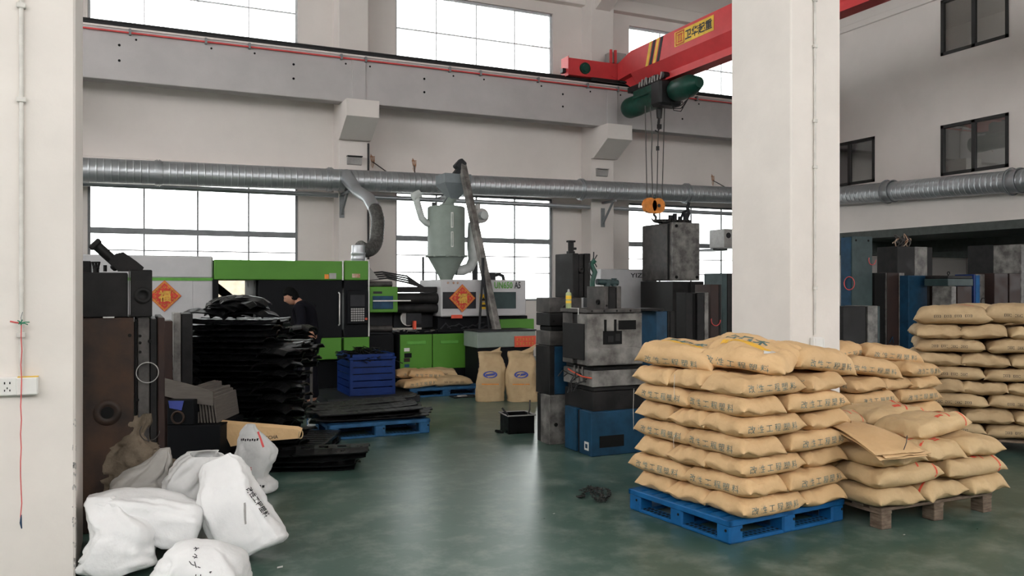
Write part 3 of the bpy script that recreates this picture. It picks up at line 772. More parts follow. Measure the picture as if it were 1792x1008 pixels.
# flared guard and small green cover between clamp and barrel
gx0, gx1 = mx(648), mx(698)
m_ = MB(); m_.prism([(xd + .01, MY + .3, 2.0), (xd + .01, MY + .3, 1.72), (xd + .25, MY + .3, 1.74), (xd + .2, MY + .3, 1.8), (xd + .1, MY + .3, 1.93)], (0, .5, 0)); t.part('flared_guard', m_, M['lamp_grey'], **W_)
m_ = MB(); m_.box(gx0, gx1, MY + .05, 13.4, mz(670, 547), mz(670, 502), .012); gc = t.part('green_block_cover', m_, M['m_green'], **W_)
m_ = MB(); m_.box(gx0 + .05, gx1 - .08, MY + .035, MY + .052, mz(670, 541), mz(670, 518), .006); t.part('inspection_window', m_, M['blue_mould'], parent=gc, **W_)
m_ = MB(); m_.box(gx0 + .06, gx0 + .2, MY + .04, MY + .052, mz(670, 514), mz(670, 510)); t.part('lettering_strip', m_, M['black'], parent=gc, **W_)
m_ = MB(); m_.box(gx0 + .05, gx1 + .2, MY + .01, MY + .04, mz(670, 527.5), mz(670, 525.5)); t.part('bright_rod', m_, M['sticker'], **W_)
m_ = MB()
for yy in (12.8, 13.5):
    m_.cyl((gx1 - .02, yy, 1.43), (mx(775), yy, 1.43), .085, n=16); m_.cyl((gx1 - .02, yy, 1.27), (mx(775), yy, 1.27), .07, n=16)
m_.box(gx1 - .02, mx(772), 12.78, 13.6, 1.53, 1.62, .01)
t.part('carriage_rod', m_, M['steel_dark'], **W_)
m_ = MB(); m_.box(mx(702), mx(772), 13.0, 13.8, .95, 1.3, .01); m_.box(mx(718), mx(745), 12.8, 12.95, 1.0, 1.2, .01); m_.box(mx(650), mx(700), 13.0, 13.9, .84, 1.35, .01); t.part('barrel_bed', m_, M['m_grey'], **W_)
m_ = MB(); m_.cyl((mx(722), 12.82, 1.12), (mx(722), 12.86, 1.12), .125, n=24); t.part('round_guard', m_, M['lamp_grey'], **W_)
m_ = MB(); m_.torus((mx(722), 12.815, 1.12), .125, .008, (0, 1, 0), n=14, arc=3.5); t.part('guard_rim', m_, M['sticker'], **W_)
m_ = MB(); m_.box(mx(728), mx(732), 12.7, 12.78, .94, 1.07); t.part('red_bottle', m_, M['ink_red'], **W_)
m_ = MB()
for k in range(26):
    a = Vector((mx(rnd.uniform(700, 770)), rnd.uniform(12.65, 12.9), .89 + rnd.uniform(0, .03)))
    m_.tube([a, a + Vector((rnd.uniform(-.08, .08), rnd.uniform(-.03, .03), rnd.uniform(-.01, .03))), a + Vector((rnd.uniform(-.12, .12), 0, .0))], .008, 5)
t.part('swarf', m_, M['steel_light'], **W_)
m_ = MB(); m_.box(mx(772), mx(930), 12.75, 13.6, .872, 1.13, .01); m_.box(mx(706), mx(770), 12.72, 12.8, .872, .93, .01); t.part('injection_base', m_, M['m_black'], **W_)
for k in range(7):
    a = Vector((mx(776 + k * 12), 12.74, .93 + .02 * (k % 3))); m_ = MB(); m_.tube([a, a + Vector((.08, -.03, rnd.uniform(.02, .1))), a + Vector((.17, 0, rnd.uniform(-.03, .08)))], .014, 6); t.part('base_hose', m_, M['m_grey'], **W_)
# loose hoses over the barrel
m_ = MB()
for k in range(4):
    z = 1.72 + k * .035
    m_.tube([(xd + .02, 13.0 + k * .1, z), (mx(690), 13.0 + k * .1, z + .04), (mx(725), 13.0, z - .03), (mx(755), 12.95, 1.6), (mx(772), 12.95, 1.55)], .016, 6)
t.part('hose', m_, M['black'], **W_)
# injection unit: white box
ux0, ux1 = mx(772), mx(921)
uz0, uz1 = 1.135, 1.735
m_ = MB(); m_.box(ux0, ux1, MY + .01, 13.7, uz0, uz1, .015); iu = t.part('injection_unit_cover', m_, M['m_white'], **W_)
m_ = MB(); m_.box(ux0 + .03, mx(833), MY + .0, MY + .012, mz(800, 540), mz(800, 511)); t.part('dark_window', m_, M['m_grey'], parent=iu, **W_)
m_ = MB(); m_.box(mx(858), mx(903), MY + .0, MY + .012, mz(880, 540), mz(880, 511)); t.part('dark_window', m_, M['teal_mould'], parent=iu, **W_)
m_ = MB(); put_text(m_, 'UN650', .115, ((mx(865) + mx(897)) / 2, MY - .002, mz(878, 499)), (1, 0, 0), (0, 0, 1), width=mx(897) - mx(865), bold=.02); t.part('lettering', m_, M['ink_green'], 'green lettering', parent=iu, **W_)
m_ = MB(); put_text(m_, 'A5', .115, ((mx(900) + mx(911)) / 2, MY - .002, mz(903, 499)), (1, 0, 0), (0, 0, 1), width=mx(911) - mx(900), bold=.02); t.part('lettering', m_, M['m_grey'], 'grey lettering', parent=iu, **W_)
for py in (521, 535):
    m_ = MB(); m_.box(mx(840), mx(852), MY - .002, MY + .01, mz(846, py + 6), mz(846, py - 6)); s_ = t.part('warning_label', m_, M['yellow'], parent=iu, **W_)
m_ = MB()
a = Vector((mx(846), MY - .004, mz(846, 523))); m_.prism([a + Vector((-.035, 0, -.03)), a + Vector((.035, 0, -.03)), a + Vector((0, 0, .03))], (0, .003, 0))
m_.box(mx(841), mx(851), MY - .004, MY - .001, mz(846, 537), mz(846, 533))
t.part('warning_mark', m_, M['black'], parent=iu, **W_)
m_ = MB()
for k, px in enumerate((784, 794, 801)):
    c = Vector((mx(px), MY - .001, mz(px, 495))); q = .022
    m_.prism([c + Vector((-q, 0, 0)), c + Vector((0, 0, -q)), c + Vector((q, 0, 0)), c + Vector((0, 0, q))], (0, .004, 0))
t.part('printed_mark', m_, M['rust'], parent=iu, **W_)
m_ = MB(); m_.box(mx(790), mx(809), MY - .003, MY + .01, mz(800, 557), mz(800, 551)); t.part('maker_plate', m_, M['ink_red'], parent=iu, **W_)
m_ = MB(); m_.box(mx(868), mx(876), 12.9, 13.2, uz1, uz1 + .1, .01); m_.cyl((mx(878), 13, uz1), (mx(878), 13, uz1 + .13), .06, n=14); m_.tube([(mx(883), 13, uz1 + .08), (mx(890), 13, uz1 + .1), (mx(897), 13, uz1 + .07), (mx(899), 13, uz1 - .02)], .03, 10); t.part('motor_housing', m_, M['m_grey'], **W_)
# bed with its two green doors
bx = [mx(700), mx(757), mx(815), mx(833)]
for i in range(2):
    m_ = MB(); m_.box(bx[i] + .006, bx[i + 1] - .006, MY + .0, MY + .03, .30, .86, .006); d = t.part('bed_door', m_, M['m_green'], **W_)
    m_ = MB(); c = (bx[i] + bx[i + 1]) / 2; m_.box(c - .16, c + .16, MY - .008, MY + .004, .70, .76, .01); t.part('vent_grip', m_, M['ink_green'], parent=d, **W_)
m_ = MB(); m_.box(bx[2] + .006, bx[3], MY, MY + .03, .3, .86, .006); t.part('bed_door', m_, M['m_green'], **W_)
m_ = MB(); m_.box(bx[0], mx(935), MY + .03, 13.9, .06, .87); t.part('bed_frame', m_, M['m_black'], **W_)
m_ = MB(); m_.box(mx(875), mx(935), MY + .0, MY + .04, .70, 1.08, .01); m_.box(mx(875), mx(935), MY + .04, 13.8, .9, 1.07, .01); t.part('green_end_cover', m_, M['m_green'], **W_)
for (px, py, q, mm) in ((712, 612, .045, 'sticker'), (714, 622, .06, 'm_black'), (712, 630, .05, 'brown'), (712, 640, .04, 'blue_mould')):
    m_ = MB(); c = Vector((mx(px), MY - .003, mz(px, py))); m_.box(c.x - q, c.x + q, c.y, c.y + .004, c.z - q * .6, c.z + q * .6); t.part('sticker', m_, M[mm], **W_)

def diamond(px, py, side, Y, lab):
    c = AY(px, py, Y); t = Thing('paper_diamond', lab, 'decoration', c)
    q = side * .7071
    m_ = MB(); m_.prism([(-q, 0, 0), (0, 0, -q), (q, 0, 0), (0, 0, q)], (0, -.006, 0)); p = t.part('red_paper', m_, M['diamond_red'])
    m_ = MB()
    for s in (.93, .86):
        a = [Vector((-q * s, -.008, 0)), Vector((0, -.008, -q * s)), Vector((q * s, -.008, 0)), Vector((0, -.008, q * s))]
        for k in range(4): m_.bar(a[k], a[(k + 1) % 4], .003, .006)
    for k in range(16):
        an = k * PI / 8; rr = q * .56
        m_.torus((rr * math.cos(an), -.008, rr * math.sin(an)), q * .06, .003, (0, 1, 0), n=7, k=4)
    t.part('gold_border', m_, M['gold'])
    m_ = MB(); put_text(m_, '福', side * .52, (0, -.011, 0), (1, 0, 0), (0, 0, 1), bold=.035); t.part('gold_character', m_, M['gold'])
    return t
diamond(288, 518, .315, MY + .07, 'red and gold paper diamond on the white cover, partly behind the left mould')
diamond(809, 522, .325, MY - .012, 'red and gold paper diamond on the white injection unit below the hopper')

# ---------------------------------------------------------------- dryer hopper
HY = 13.5; c = AY(781, 400, HY); hx = c.x
z = lambda py: AY(781, py, HY).z
t = Thing('drying_hopper', 'pale grey green drying hopper with conical bottom above the white injection unit', 'hopper', (hx, HY, uz1))
m_ = MB(); m_.lathe([(.30, z(362)), (.325, z(364)), (.325, z(447))], (hx, HY, 0), n=36); body = t.part('barrel', m_, M['hopper'], **W_)
m_ = MB(); m_.lathe([(.325, z(447)), (.36, z(447)), (.36, z(450)), (.325, z(450)), (.31, z(452)), (.13, z(484)), (.11, z(490))], (hx, HY, 0), n=36); t.part('cone', m_, M['hopper'], **W_)
m_ = MB()
for k in range(10): an = k * PI / 5; m_.obox((hx + .345 * math.cos(an), HY + .345 * math.sin(an), z(448.5)), (.05, .05, .035))
t.part('flange_bolts', m_, M['hopper'], **W_)
for a, b in ((374, 401), (407, 434)):
    q = Vector((hx, HY, 0)) + RGT * .125 - FWD * .302; rt = Matrix.Rotation(-YAW, 3, 'Z')
    m_ = MB(); m_.obox(q + Vector((0, 0, (z(a) + z(b)) / 2)), (.042, .03, z(a) - z(b)), rt, .006); sg = t.part('sight_glass', m_, M['sticker'], **W_)
    m_ = MB(); m_.obox(q - FWD * .016 + Vector((0, 0, (z(a) + z(b)) / 2)), (.016, .006, z(a) - z(b) - .04), rt); t.part('glass_strip', m_, M['hopper'], parent=sg, **W_)
m_ = MB()
f0, f1 = .24, .07
pts0 = [(-f0, -f0), (f0, -f0), (f0, f0), (-f0, f0)]; z0_, z1_, z2_ = z(306), z(322), z(348)
fx0 = hx + .13
V = [(fx0 + x, HY + y, z0_) for x, y in pts0] + [(fx0 + x, HY + y, z1_) for x, y in pts0] + [(fx0 + x * .3, HY + y * .3, z2_) for x, y in pts0]
m_._add(V, [(0, 1, 5, 4), (1, 2, 6, 5), (2, 3, 7, 6), (3, 0, 4, 7), (4, 5, 9, 8), (5, 6, 10, 9), (6, 7, 11, 10), (7, 4, 8, 11), (8, 9, 10, 11), (0, 3, 2, 1)])
t.part('feed_funnel', m_, M['funnel'], 'blue grey square funnel', **W_)
m_ = MB(); m_.cyl((hx + .12, HY, z2_ + .02), (hx + .0, HY, z(363)), .075, n=16); m_.box(hx - .09, hx + .12, HY - .09, HY + .09, z(363), z(357), .01); t.part('neck', m_, M['hopper'], **W_)
m_ = MB(); m_.tube([AY(p, q, HY) for p, q in ((727, 343), (732, 362), (738, 382), (746, 390), (753, 393))], .058, 14); m_.cyl(AY(722, 345, HY), AY(735, 339, HY), .075, n=14); t.part('air_pipe', m_, M['hopper_pipe'], **W_)
m_ = MB(); m_.tube([AY(p, q, HY) for p, q in ((828, 390), (826, 430), (828, 455), (822, 468), (810, 473), (798, 473))], .09, 14); t.part('air_pipe', m_, M['hopper_pipe'], **W_)
q = AY(840, 378, HY)
m_ = MB(); m_.cyl(q + Vector((0, -.09, 0)), q + Vector((0, .09, 0)), .13, n=26); m_.cyl(q + Vector((-.06, 0, .0)), AY(828, 395, HY), .08, n=14); m_.cyl(AY(836, 357, HY), AY(836, 366, HY), .045, n=12); t.part('blower', m_, M['lamp_grey'], **W_)
m_ = MB(); m_.cyl(q + Vector((0, -.2, 0)), q + Vector((0, -.09, 0)), .07, n=18); t.part('blower_motor', m_, M['hopper_pipe'], **W_)
m_ = MB(); m_.box(AY(832, 430, HY).x, AY(840, 430, HY).x, HY + .1, HY + .16, uz1, z(425)); t.part('support_post', m_, M['m_grey'], **W_); m_ = MB(); m_.cyl((hx - .32, HY + .3, uz1), (hx - .32, HY + .3, z(449)), .02, n=8); t.part('support_post', m_, M['m_grey'], **W_)
m_ = MB(); m_.cyl(AY(798, 473, HY), AY(790, 468, HY), .06, n=12); m_.cyl((hx, HY, uz1 - .01), (hx, HY, z(486)), .11, n=16); t.part('throat', m_, M['hopper'], **W_)

# ---------------------------------------------------------------- screw feeder tube and its box
top = AY(808, 284, 13.30); bot = AY(871, 585, 12.22)
t = Thing('screw_feeder', 'long slanting grey feeder tube rising from the raw material box to the funnel', 'feeder', (bot.x, bot.y, 0))
m_ = MB(); m_.bar(bot + (bot - top) * .02, top, .115, .115, .012); tb = t.part('feeder_tube', m_, M['steel_light'], **W_)
m_ = MB(); m_.bar(top + Vector((-.1, 0, -.12)), top + Vector((.03, 0, .02)), .16, .14, .02); m_.prism([top + Vector((-.16, -.07, -.2)), top + Vector((.1, -.07, -.2)), top + Vector((.0, -.07, .0))], (0, .14, 0)); t.part('outlet_hood', m_, M['m_grey'], parent=tb, **W_)
apex = AY(845, 478, 12.5)
m_ = MB()
m_.bar(apex, (AY(832, 645, 12.35).x, 12.35, .0), .03, .03); m_.bar(apex, (AY(858, 600, 12.35).x, 12.35, .84), .03, .03); m_.bar(apex, apex + Vector((.0, .0, .25)), .04, .04)
t.part('support_leg', m_, M['m_grey'], **W_)
bx0, bx1 = AY(836, 600, 11.9).x, AY(938, 600, 11.9).x
t.part('support_foot', MB().box(bx0 - .02, bx0 + .06, 12.3, 12.4, 0, .03), M['m_grey'], **W_)
t = Thing('material_box', 'grey green raw material box with an orange red sign behind the standing sacks', 'bin', ((bx0 + bx1) / 2, 12.2, 0))
zt = AY(880, 580, 11.9).z; zb_ = AY(880, 608, 11.9).z
m_ = MB(); m_.box(bx0, bx1, 11.92, 12.5, zb_, zt, .01); t.part('bin_body', m_, M['hopper'], **W_)
m_ = MB(); m_.box(bx0 - .01, bx1 + .01, 11.9, 12.52, zt, zt + .02); t.part('rim', m_, M['m_grey'], **W_)
m_ = MB(); m_.box(bx0 + .02, bx1 - .02, 11.96, 12.48, .05, zb_); t.part('lower_frame', m_, M['m_black'], **W_)
for x in (bx0 + .05, bx1 - .05):
    for y in (11.98, 12.44): m_ = MB(); m_.cyl((x, y, 0), (x, y, .06), .03, n=10); t.part('foot', m_, M['black'], **W_)
sx0, sx1 = AY(901, 600, 11.9).x, AY(938, 600, 11.9).x
zs0, zs1 = AY(920, 607, 11.9).z, AY(920, 588, 11.9).z
m_ = MB(); m_.box(sx0, sx1, 11.905, 11.918, zs0, zs1); sg = t.part('sign', m_, M['ink_red'], 'orange red sign with two lines of pale characters', **W_)
m_ = MB()
for k in range(2):
    for i in range(6):
        x = sx0 + .03 + i * (sx1 - sx0 - .05) / 6; z_ = zs1 - .05 - k * .07
        m_ = MB(); m_.box(x, x + .028, 11.901, 11.904, z_ - .018, z_ - .012); m_.box(x, x + .028, 11.901, 11.904, z_ + .010, z_ + .016); m_.box(x + .011, x + .017, 11.901, 11.904, z_ - .02, z_ + .02)
        t.part('faded_character', m_, M['gold'], parent=sg, **W_)

# flexible extraction pipe from the duct to the machine
P = [AY(*a) for a in ((610, 318, 16.5), (625, 334, 16.0), (645, 347, 15.2), (656, 366, 14.6))]
t = Thing('extraction_pipe', 'dark ribbed flexible pipe bending from the long duct onto the green machine', 'pipe', P[-1])
m_ = MB(); m_.tube(P, .115, 20); m_.cyl(AY(605, 308, 16.6), P[1], .15, .115, n=20); t.part('metal_branch', m_, M['galv'], **W_)
Q = [AY(*a) for a in ((656, 366, 14.6), (661, 385, 14.3), (660, 405, 14.1), (658, 422, 14.0), (651, 434, 13.85), (640, 438, 13.7), (628, 432, 13.6))]
def smooth_path(P, n=6):
    out = []
    for i in range(len(P) - 1):
        p0 = P[max(i - 1, 0)]; p1 = P[i]; p2 = P[i + 1]; p3 = P[min(i + 2, len(P) - 1)]
        for k in range(n):
            u = k / n
            out.append(.5 * ((2 * p1) + (p2 - p0) * u + (2 * p0 - 5 * p1 + 4 * p2 - p3) * u * u + (3 * p1 - p0 - 3 * p2 + p3) * u ** 3))
    return out + [P[-1]]
Q = smooth_path(Q, 8)
m_ = MB(); m_.tube(Q, [.112 + .010 * (k % 2) for k in range(len(Q))], 20); t.part('ribbed_hose', m_, M['flex'], **W_)
c = AY(627, 440, 13.55)
m_ = MB()
m_.lathe([(.115, .0), (.125, .01), (.115, .03), (.115, .07), (.125, .08), (.115, .1), (.115, .16), (.125, .17), (.11, .2), (.11, c.z - 2.0 + .1)], (c.x, 13.55, 2.0), n=24); m_.cyl((c.x, 13.55, 2.0), (c.x, 13.55, 2.035), .17, n=24)
t.part('collar', m_, M['galv'], **W_)

# ================================================================ KRAFT SACKS
ORD = ['bottom', 'second', 'third', 'fourth', 'fifth', 'sixth', 'seventh', 'eighth', 'ninth', 'tenth']
def spow(v, p): return math.copysign(abs(v) ** p, v)

def sack_shape(L, Wd, H, seed, droop=0.0, wr=.006, twist=0.0, side=5.0, flap=.02, crush=0.0):
    """A filled sack lying flat: length along x, z = 0 underneath. Ends are pressed flat and keep their pointed corners."""
    nu, nv = 44, 26
    def u_(i): s = -1 + 2 * i / nu; return math.copysign(1 - (1 - abs(s)) ** 1.35, s)
    def v_(j): s = -1 + 2 * j / nv; return math.copysign(1 - (1 - abs(s)) ** 1.5, s)
    off = Vector((seed * 3.17, seed * 1.91, seed * .73))
    vs, fs, idx = [], [], {}
    mb = MB()
    def P(i, j, top):
        u, v = u_(i), v_(j)
        au, av = abs(u), abs(v)
        # ends: the top falls to a crisp lip, the underside slants in beneath it; long sides are rounded gussets
        tu = max(0, 1 - au ** (11 if top else 8)) ** (.8 if top else .9)
        tv = max(0, 1 - av ** (side + 1.5)) ** .5
        t = tu * tv
        if i in (0, nu) or j in (0, nv): t = 0
        ear = math.exp(-((1 - au) * 11) ** 2) * math.exp(-((1 - av) * 8) ** 2)
        x = u * L / 2 * (1 + .03 * ear - .02 * (1 - av ** 2) * au ** 10)
        y = v * Wd / 2 * (1 + .035 * (1 - u * u) - .07 * au ** 9 * (1 - ear * .9))
        q = Vector((x, y, 0)) + off
        n1 = noise.noise(q * 4.5)
        n2 = noise.noise(Vector((x * 11, y * 11, 3)) + off)
        rid = (1 - abs(noise.noise(Vector((x * 7 + n1, y * 9, 6)) + off)) * 2.2)
        rid = max(0, rid) ** 3
        cr = math.sin(v * 8 + n1 * 7 + seed) * max(0, au - .5) * 2.0
        hz = (.57 if top else -.43) * H * t
        z = hz + (wr * 2.4 * n1 + wr * .9 * n2 + wr * cr - wr * 1.1 * rid) * (t ** .4) * (1 if top else .35)
        z += (-.06 * H + .10 * H * math.sin(v * 5 + seed * 2) * au ** 6 - .06 * H * ear) * (1 - tu)
        z += crush * H * t * noise.noise(Vector((x * 2.3, y * 2.3, 9)) + off) * (1 if top else 0)
        k = noise.noise(Vector((x * 8, (top - .5) * 2, 5)) + off)
        y += wr * 1.6 * k * v * av ** 3
        x += wr * 1.8 * noise.noise(Vector((y * 10, (top - .5), 7)) + off) * u * au ** 4
        z += droop * (u * u - .3) + twist * u * v
        return Vector((x, y, z + .43 * H))
    for top in (1, 0):
        for i in range(nu + 1):
            for j in range(nv + 1):
                edge = i in (0, nu) or j in (0, nv)
                if edge and not top: idx[(i, j, 0)] = idx[(i, j, 1)]; continue
                idx[(i, j, top)] = len(vs); vs.append(P(i, j, top))
    for top in (1, 0):
        for i in range(nu):
            for j in range(nv):
                q = (idx[(i, j, top)], idx[(i + 1, j, top)], idx[(i + 1, j + 1, top)], idx[(i, j + 1, top)])
                fs.append(q if top else tuple(reversed(q)))
    mb._add(vs, fs, True)
    return mb, BVHTree.FromPolygons(vs, fs)

def project(bvh, vs, fs, origin, xd, yd, nd, lift=.0016, back=.6):
    """Wrap flat print onto the sack: shoot every vertex along -nd."""
    mb = MB(); out = []
    xd, yd, nd = Vector(xd).normalized(), Vector(yd).normalized(), Vector(nd).normalized()
    for v in vs:
        p = Vector(origin) + xd * v.x + yd * v.y + nd * back
        h = bvh.ray_cast(p, -nd)
        if h[0] is None: out.append(None)
        else: out.append(h[0] + (h[1] if h[1].dot(nd) > 0 else -h[1]) * lift)
    keep = [f for f in fs if all(out[i] is not None for i in f)]
    keep = [f for f in keep if max((out[a] - out[b]).length for a in f for b in f) < .12]
    mb._add([o or Vector((0, 0, 0)) for o in out], keep)
    loose = [v for v in mb.bm.verts if not v.link_faces]
    bmesh.ops.delete(mb.bm, geom=loose, context='VERTS')
    return mb

def grid_patch(w, h, nx=14, ny=5, bow=0.0):
    vs = [Vector((-w / 2 + w * i / nx, -h / 2 + h * j / ny + bow * (1 - (2 * i / nx - 1) ** 2), 0)) for i in range(nx + 1) for j in range(ny + 1)]
    fs = [(i * (ny + 1) + j, (i + 1) * (ny + 1) + j, (i + 1) * (ny + 1) + j + 1, i * (ny + 1) + j + 1) for i in range(nx) for j in range(ny)]
    return vs, fs

class Sack:
    """Shared meshes of one sack shape with its prints."""
    def __init__(s, kind, seed, L, Wd, H, **kw):
        mb, bvh = sack_shape(L, Wd, H, seed, **kw)
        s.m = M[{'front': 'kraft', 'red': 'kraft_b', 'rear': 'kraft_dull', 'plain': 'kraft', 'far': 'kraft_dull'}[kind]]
        s.body = mb.mesh('sack'); s.kids = []
        r = random.Random(seed)
        def add(name, mesh, m):
            me = mesh.mesh(name); me.materials.append(m); s.kids.append((name, me))
        if kind == 'front':
            tv = text_mesh('改 性 工 程 塑 料', .048, L * .72)
            mm = project(bvh, *tv, (r.uniform(-.03, .03), 0, H * .45), (1, 0, 0), (0, 0, 1), (0, -1, 0))
            add('side_print', mm, M['ink'])
            mm = project(bvh, *tv, (r.uniform(-.03, .03), 0, H * .45), (-1, 0, 0), (0, 0, 1), (0, 1, 0))
            add('side_print', mm, M['ink'])
        if kw.get('topprint'): pass
        if kind == 'red':
            g = grid_patch(.30, .017, 14, 1, .025)
            add('red_mark', project(bvh, *g, (L * .28, 0, H * .3), (0, .25, 1), (1, 0, -.1), (.15, -1, .25)), M['ink_red'])
            g = grid_patch(.07, .03, 5, 2)
            add('red_mark', project(bvh, *g, (L * .05, -Wd * .3, 0), (1, 0, 0), (0, 1, 0), (0, 0, 1)), M['ink_red'])
            g = grid_patch(.26, .016, 12, 1, .02)
            add('red_mark', project(bvh, *g, (L * .2, -Wd * .1, 0), (.25, 1, 0), (1, 0, 0), (0, 0, 1)), M['ink_red'])
        if kind == 'rear':
            tv = text_mesh('回 回 回 回', .026, L * .5)
            add('side_print', project(bvh, *tv, (0, 0, H * .45), (1, 0, 0), (0, 0, 1), (0, -1, 0)), M['ink_black'])
        s.bvh = bvh; s.H = H
        s.add = add
    def put(s, loc, rot, label, group, sc=1.0):
        o = bpy.data.objects.new('kraft_sack', s.body)
        if not s.body.materials: s.body.materials.append(s.m)
        COL.objects.link(o); o.location = loc; o.rotation_euler = rot; o.scale = (sc, sc, sc)
        o['label'] = label; o['category'] = 'sack'; o['group'] = group
        for nm, me in s.kids:
            k = bpy.data.objects.new(nm, me); COL.objects.link(k); k.parent = o
        return o

def top_print(sk, chars, x0=-.02, y0=0.0, patch=True):
    tv = text_mesh(chars, .085, .085 * 1.25 * len(chars), bold=.035)
    sk.add('top_print', project(sk.bvh, *tv, (x0, y0 + .03, 0), (1, 0, 0), (0, 1, 0), (0, 0, 1)), M['ink'])
    g = grid_patch(.34, .05, 16, 3, .02)
    sk.add('yellow_band', project(sk.bvh, *g, (x0 + .03, y0 - .065, 0), (1, 0, 0), (0, 1, 0), (0, 0, 1), lift=.0013), M['ink_yellow'])
    if patch:
        vs = [Vector((.04 * math.cos(a * .7) * (1 + .3 * math.sin(a * 2.1)), .04 * math.sin(a * .7) * (1 + .25 * math.cos(a * 3)), 0)) for a in range(9)]
        sk.add('white_patch', project(sk.bvh, [Vector((0, 0, 0))] + vs, [(0, k + 1, (k + 1) % 9 + 1) for k in range(9)], (x0 + .21, y0 - .1, 0), (1, 0, 0), (0, 1, 0), (0, 0, 1), lift=.003), M['sticker'])

rs = random.Random(11)
FR = [Sack('front', 20 + k, .58, .365, .130, droop=rs.uniform(-.012, .004), wr=.0095, twist=rs.uniform(-.010, .010)) for k in range(7)]
FTOP = [Sack('front', 40 + k, .62, .40, .15, droop=d, wr=.012, twist=tw, side=3.2, crush=.25) for k, (d, tw) in enumerate(((-.02, .008), (-.03, -.01), (-.025, .01), (-.01, 0)))]
top_print(FTOP[0], '昌日木', -.02, .02, False)
top_print(FTOP[1], '合昌木', -.05, .03, True)
RD = [Sack('red', 60 + k, .62, .41, .137, droop=rs.uniform(-.015, .0), wr=.010, twist=rs.uniform(-.010, .010), side=4.5) for k in range(4)]
RR = [Sack('rear', 80 + k, .62, .42, .135, droop=rs.uniform(-.02, .0), wr=.011, twist=rs.uniform(-.012, .012), side=3.4) for k in range(5)]

def blue_pallet(loc, rz, w, d, label, m, h=.15):
    t = Thing('plastic_pallet', label, 'pallet', loc, rz, 'blue plastic pallets')
    n = 9
    for k in range(n):                         # deck boards with slots between
        y0 = d * k / n
        t.part('deck_board', MB().box(.02, w - .02, y0 + .012, y0 + d / n - .012, h - .022, h, .004), m)
    t.part('rim', MB().box(0, w, 0, .03, h - .04, h, .006).box(0, w, d - .03, d, h - .04, h, .006).box(0, .03, 0, d, h - .04, h, .006).box(w - .03, w, 0, d, h - .04, h, .006).box(w / 2 - .03, w / 2 + .03, 0, d, h - .04, h - .02), m)
    lw, ld = .13, .13
    for i in range(3):
        for j in range(3):
            x = (w - lw) * i / 2; y = (d - ld) * j / 2
            lg = t.part('foot', MB().box(x + .004, x + lw - .004, y + .004, y + ld - .004, .0, h - .03, .012), m)
            if j == 0 or i == 0:
                mb = MB()
                if j == 0: mb.cyl((x + lw * .8, y + .001, h * .55), (x + lw * .8, y + .012, h * .55), .009, n=10)
                if i == 0: mb.cyl((x + .001, y + ld * .3, h * .55), (x + .012, y + ld * .3, h * .55), .009, n=10)
                t.part('bolt_hole', mb, M['hole'], parent=lg)
    for j in range(3):
        y = (d - ld) * j / 2
        t.part('bottom_runner', MB().box(.01, w - .01, y + .01, y + ld - .01, .0, .024, .004), m)
    for i in (0, 1, 2):
        x = (w - lw) * i / 2
        t.part('cross_runner', MB().box(x + .01, x + lw - .01, .01, d - .01, .001, .022, .004), m)
    mb = MB()
    for k in range(int(w / .04)):
        x = .02 + k * .04
        for y in (.035, .075): mb.box(x, x + .02, y, y + .02, .022, .0255)
    for k in range(int(d / .04)):
        y = .02 + k * .04
        for x in (.035, .075): mb.box(x, x + .02, y, y + .02, .022, .0255)
    o = t.part('perforation', mb, M['hole']); o['kind'] = 'stuff'
    return t

# --- stack on the blue pallet
RZ = R(6.0)
blue_pallet((3.375, 4.105, 0), RZ, 1.09, 1.0, 'bright blue plastic pallet under the nearest tall stack of tan sacks', M['blue_pallet'])
S0 = Vector((3.425, 4.035, .152)); ex = Vector((math.cos(RZ), math.sin(RZ), 0)); ey = Vector((-math.sin(RZ), math.cos(RZ), 0))
def lay(sk, origin, x, y, z, turn, label, group, jit=.02, tilt=(0, 0), rz=RZ, ax=None, ay=None, r=rs):
    ax = ax or ex; ay = ay or ey
    p = origin + ax * (x + r.uniform(-jit, jit)) + ay * (y + r.uniform(-jit, jit)) + Vector((0, 0, z))
    return sk.put(p, (tilt[0], tilt[1], rz + turn + r.uniform(-.07, .07)), label, group)
GF = 'tan sacks stacked on the bright blue pallet'
TH = .1265
nm = lambda k: ORD[k] + ' layer'
n_ = 0
def pick():
    global n_; n_ += 1; return FR[n_ % len(FR)]
for k in range(7):
    z = k * TH
    if k % 2 == 0:                                  # ends on the left face, long side on the right face
        for j, (yy, w) in enumerate(((.18, 'front corner'), (.53, 'middle of left face'), (.88, 'rear of left face'))):
            lay(pick(), S0, .30, yy, z, PI, 'tan paper sack in %s of blue-pallet stack, %s' % (nm(k), w), GF)
        lay(pick(), S0, .785, .29, z, PI / 2, 'tan paper sack in %s of blue-pallet stack, right end' % nm(k), GF)
        if k > 4: lay(pick(), S0, .785, .83, z, PI / 2, 'tan paper sack in %s of blue-pallet stack, right rear' % nm(k), GF)
    else:
        lay(pick(), S0, .195, .29, z, -PI / 2, 'lettered tan sack in %s of blue-pallet stack, front corner' % nm(k), GF)
        lay(pick(), S0, .195, .83, z, -PI / 2, 'lettered tan sack in %s of blue-pallet stack, left rear' % nm(k), GF)
        lay(pick(), S0, .69, .18, z, 0, 'lettered tan sack in %s of blue-pallet stack, right face' % nm(k), GF)
        if k > 4: lay(pick(), S0, .69, .56, z, 0, 'tan sack in %s of blue-pallet stack, behind right-face sack' % nm(k), GF)
        if k > 4: lay(pick(), S0, .69, .92, z, 0, 'tan sack in %s of blue-pallet stack, rear edge' % nm(k), GF)
z = 7 * TH
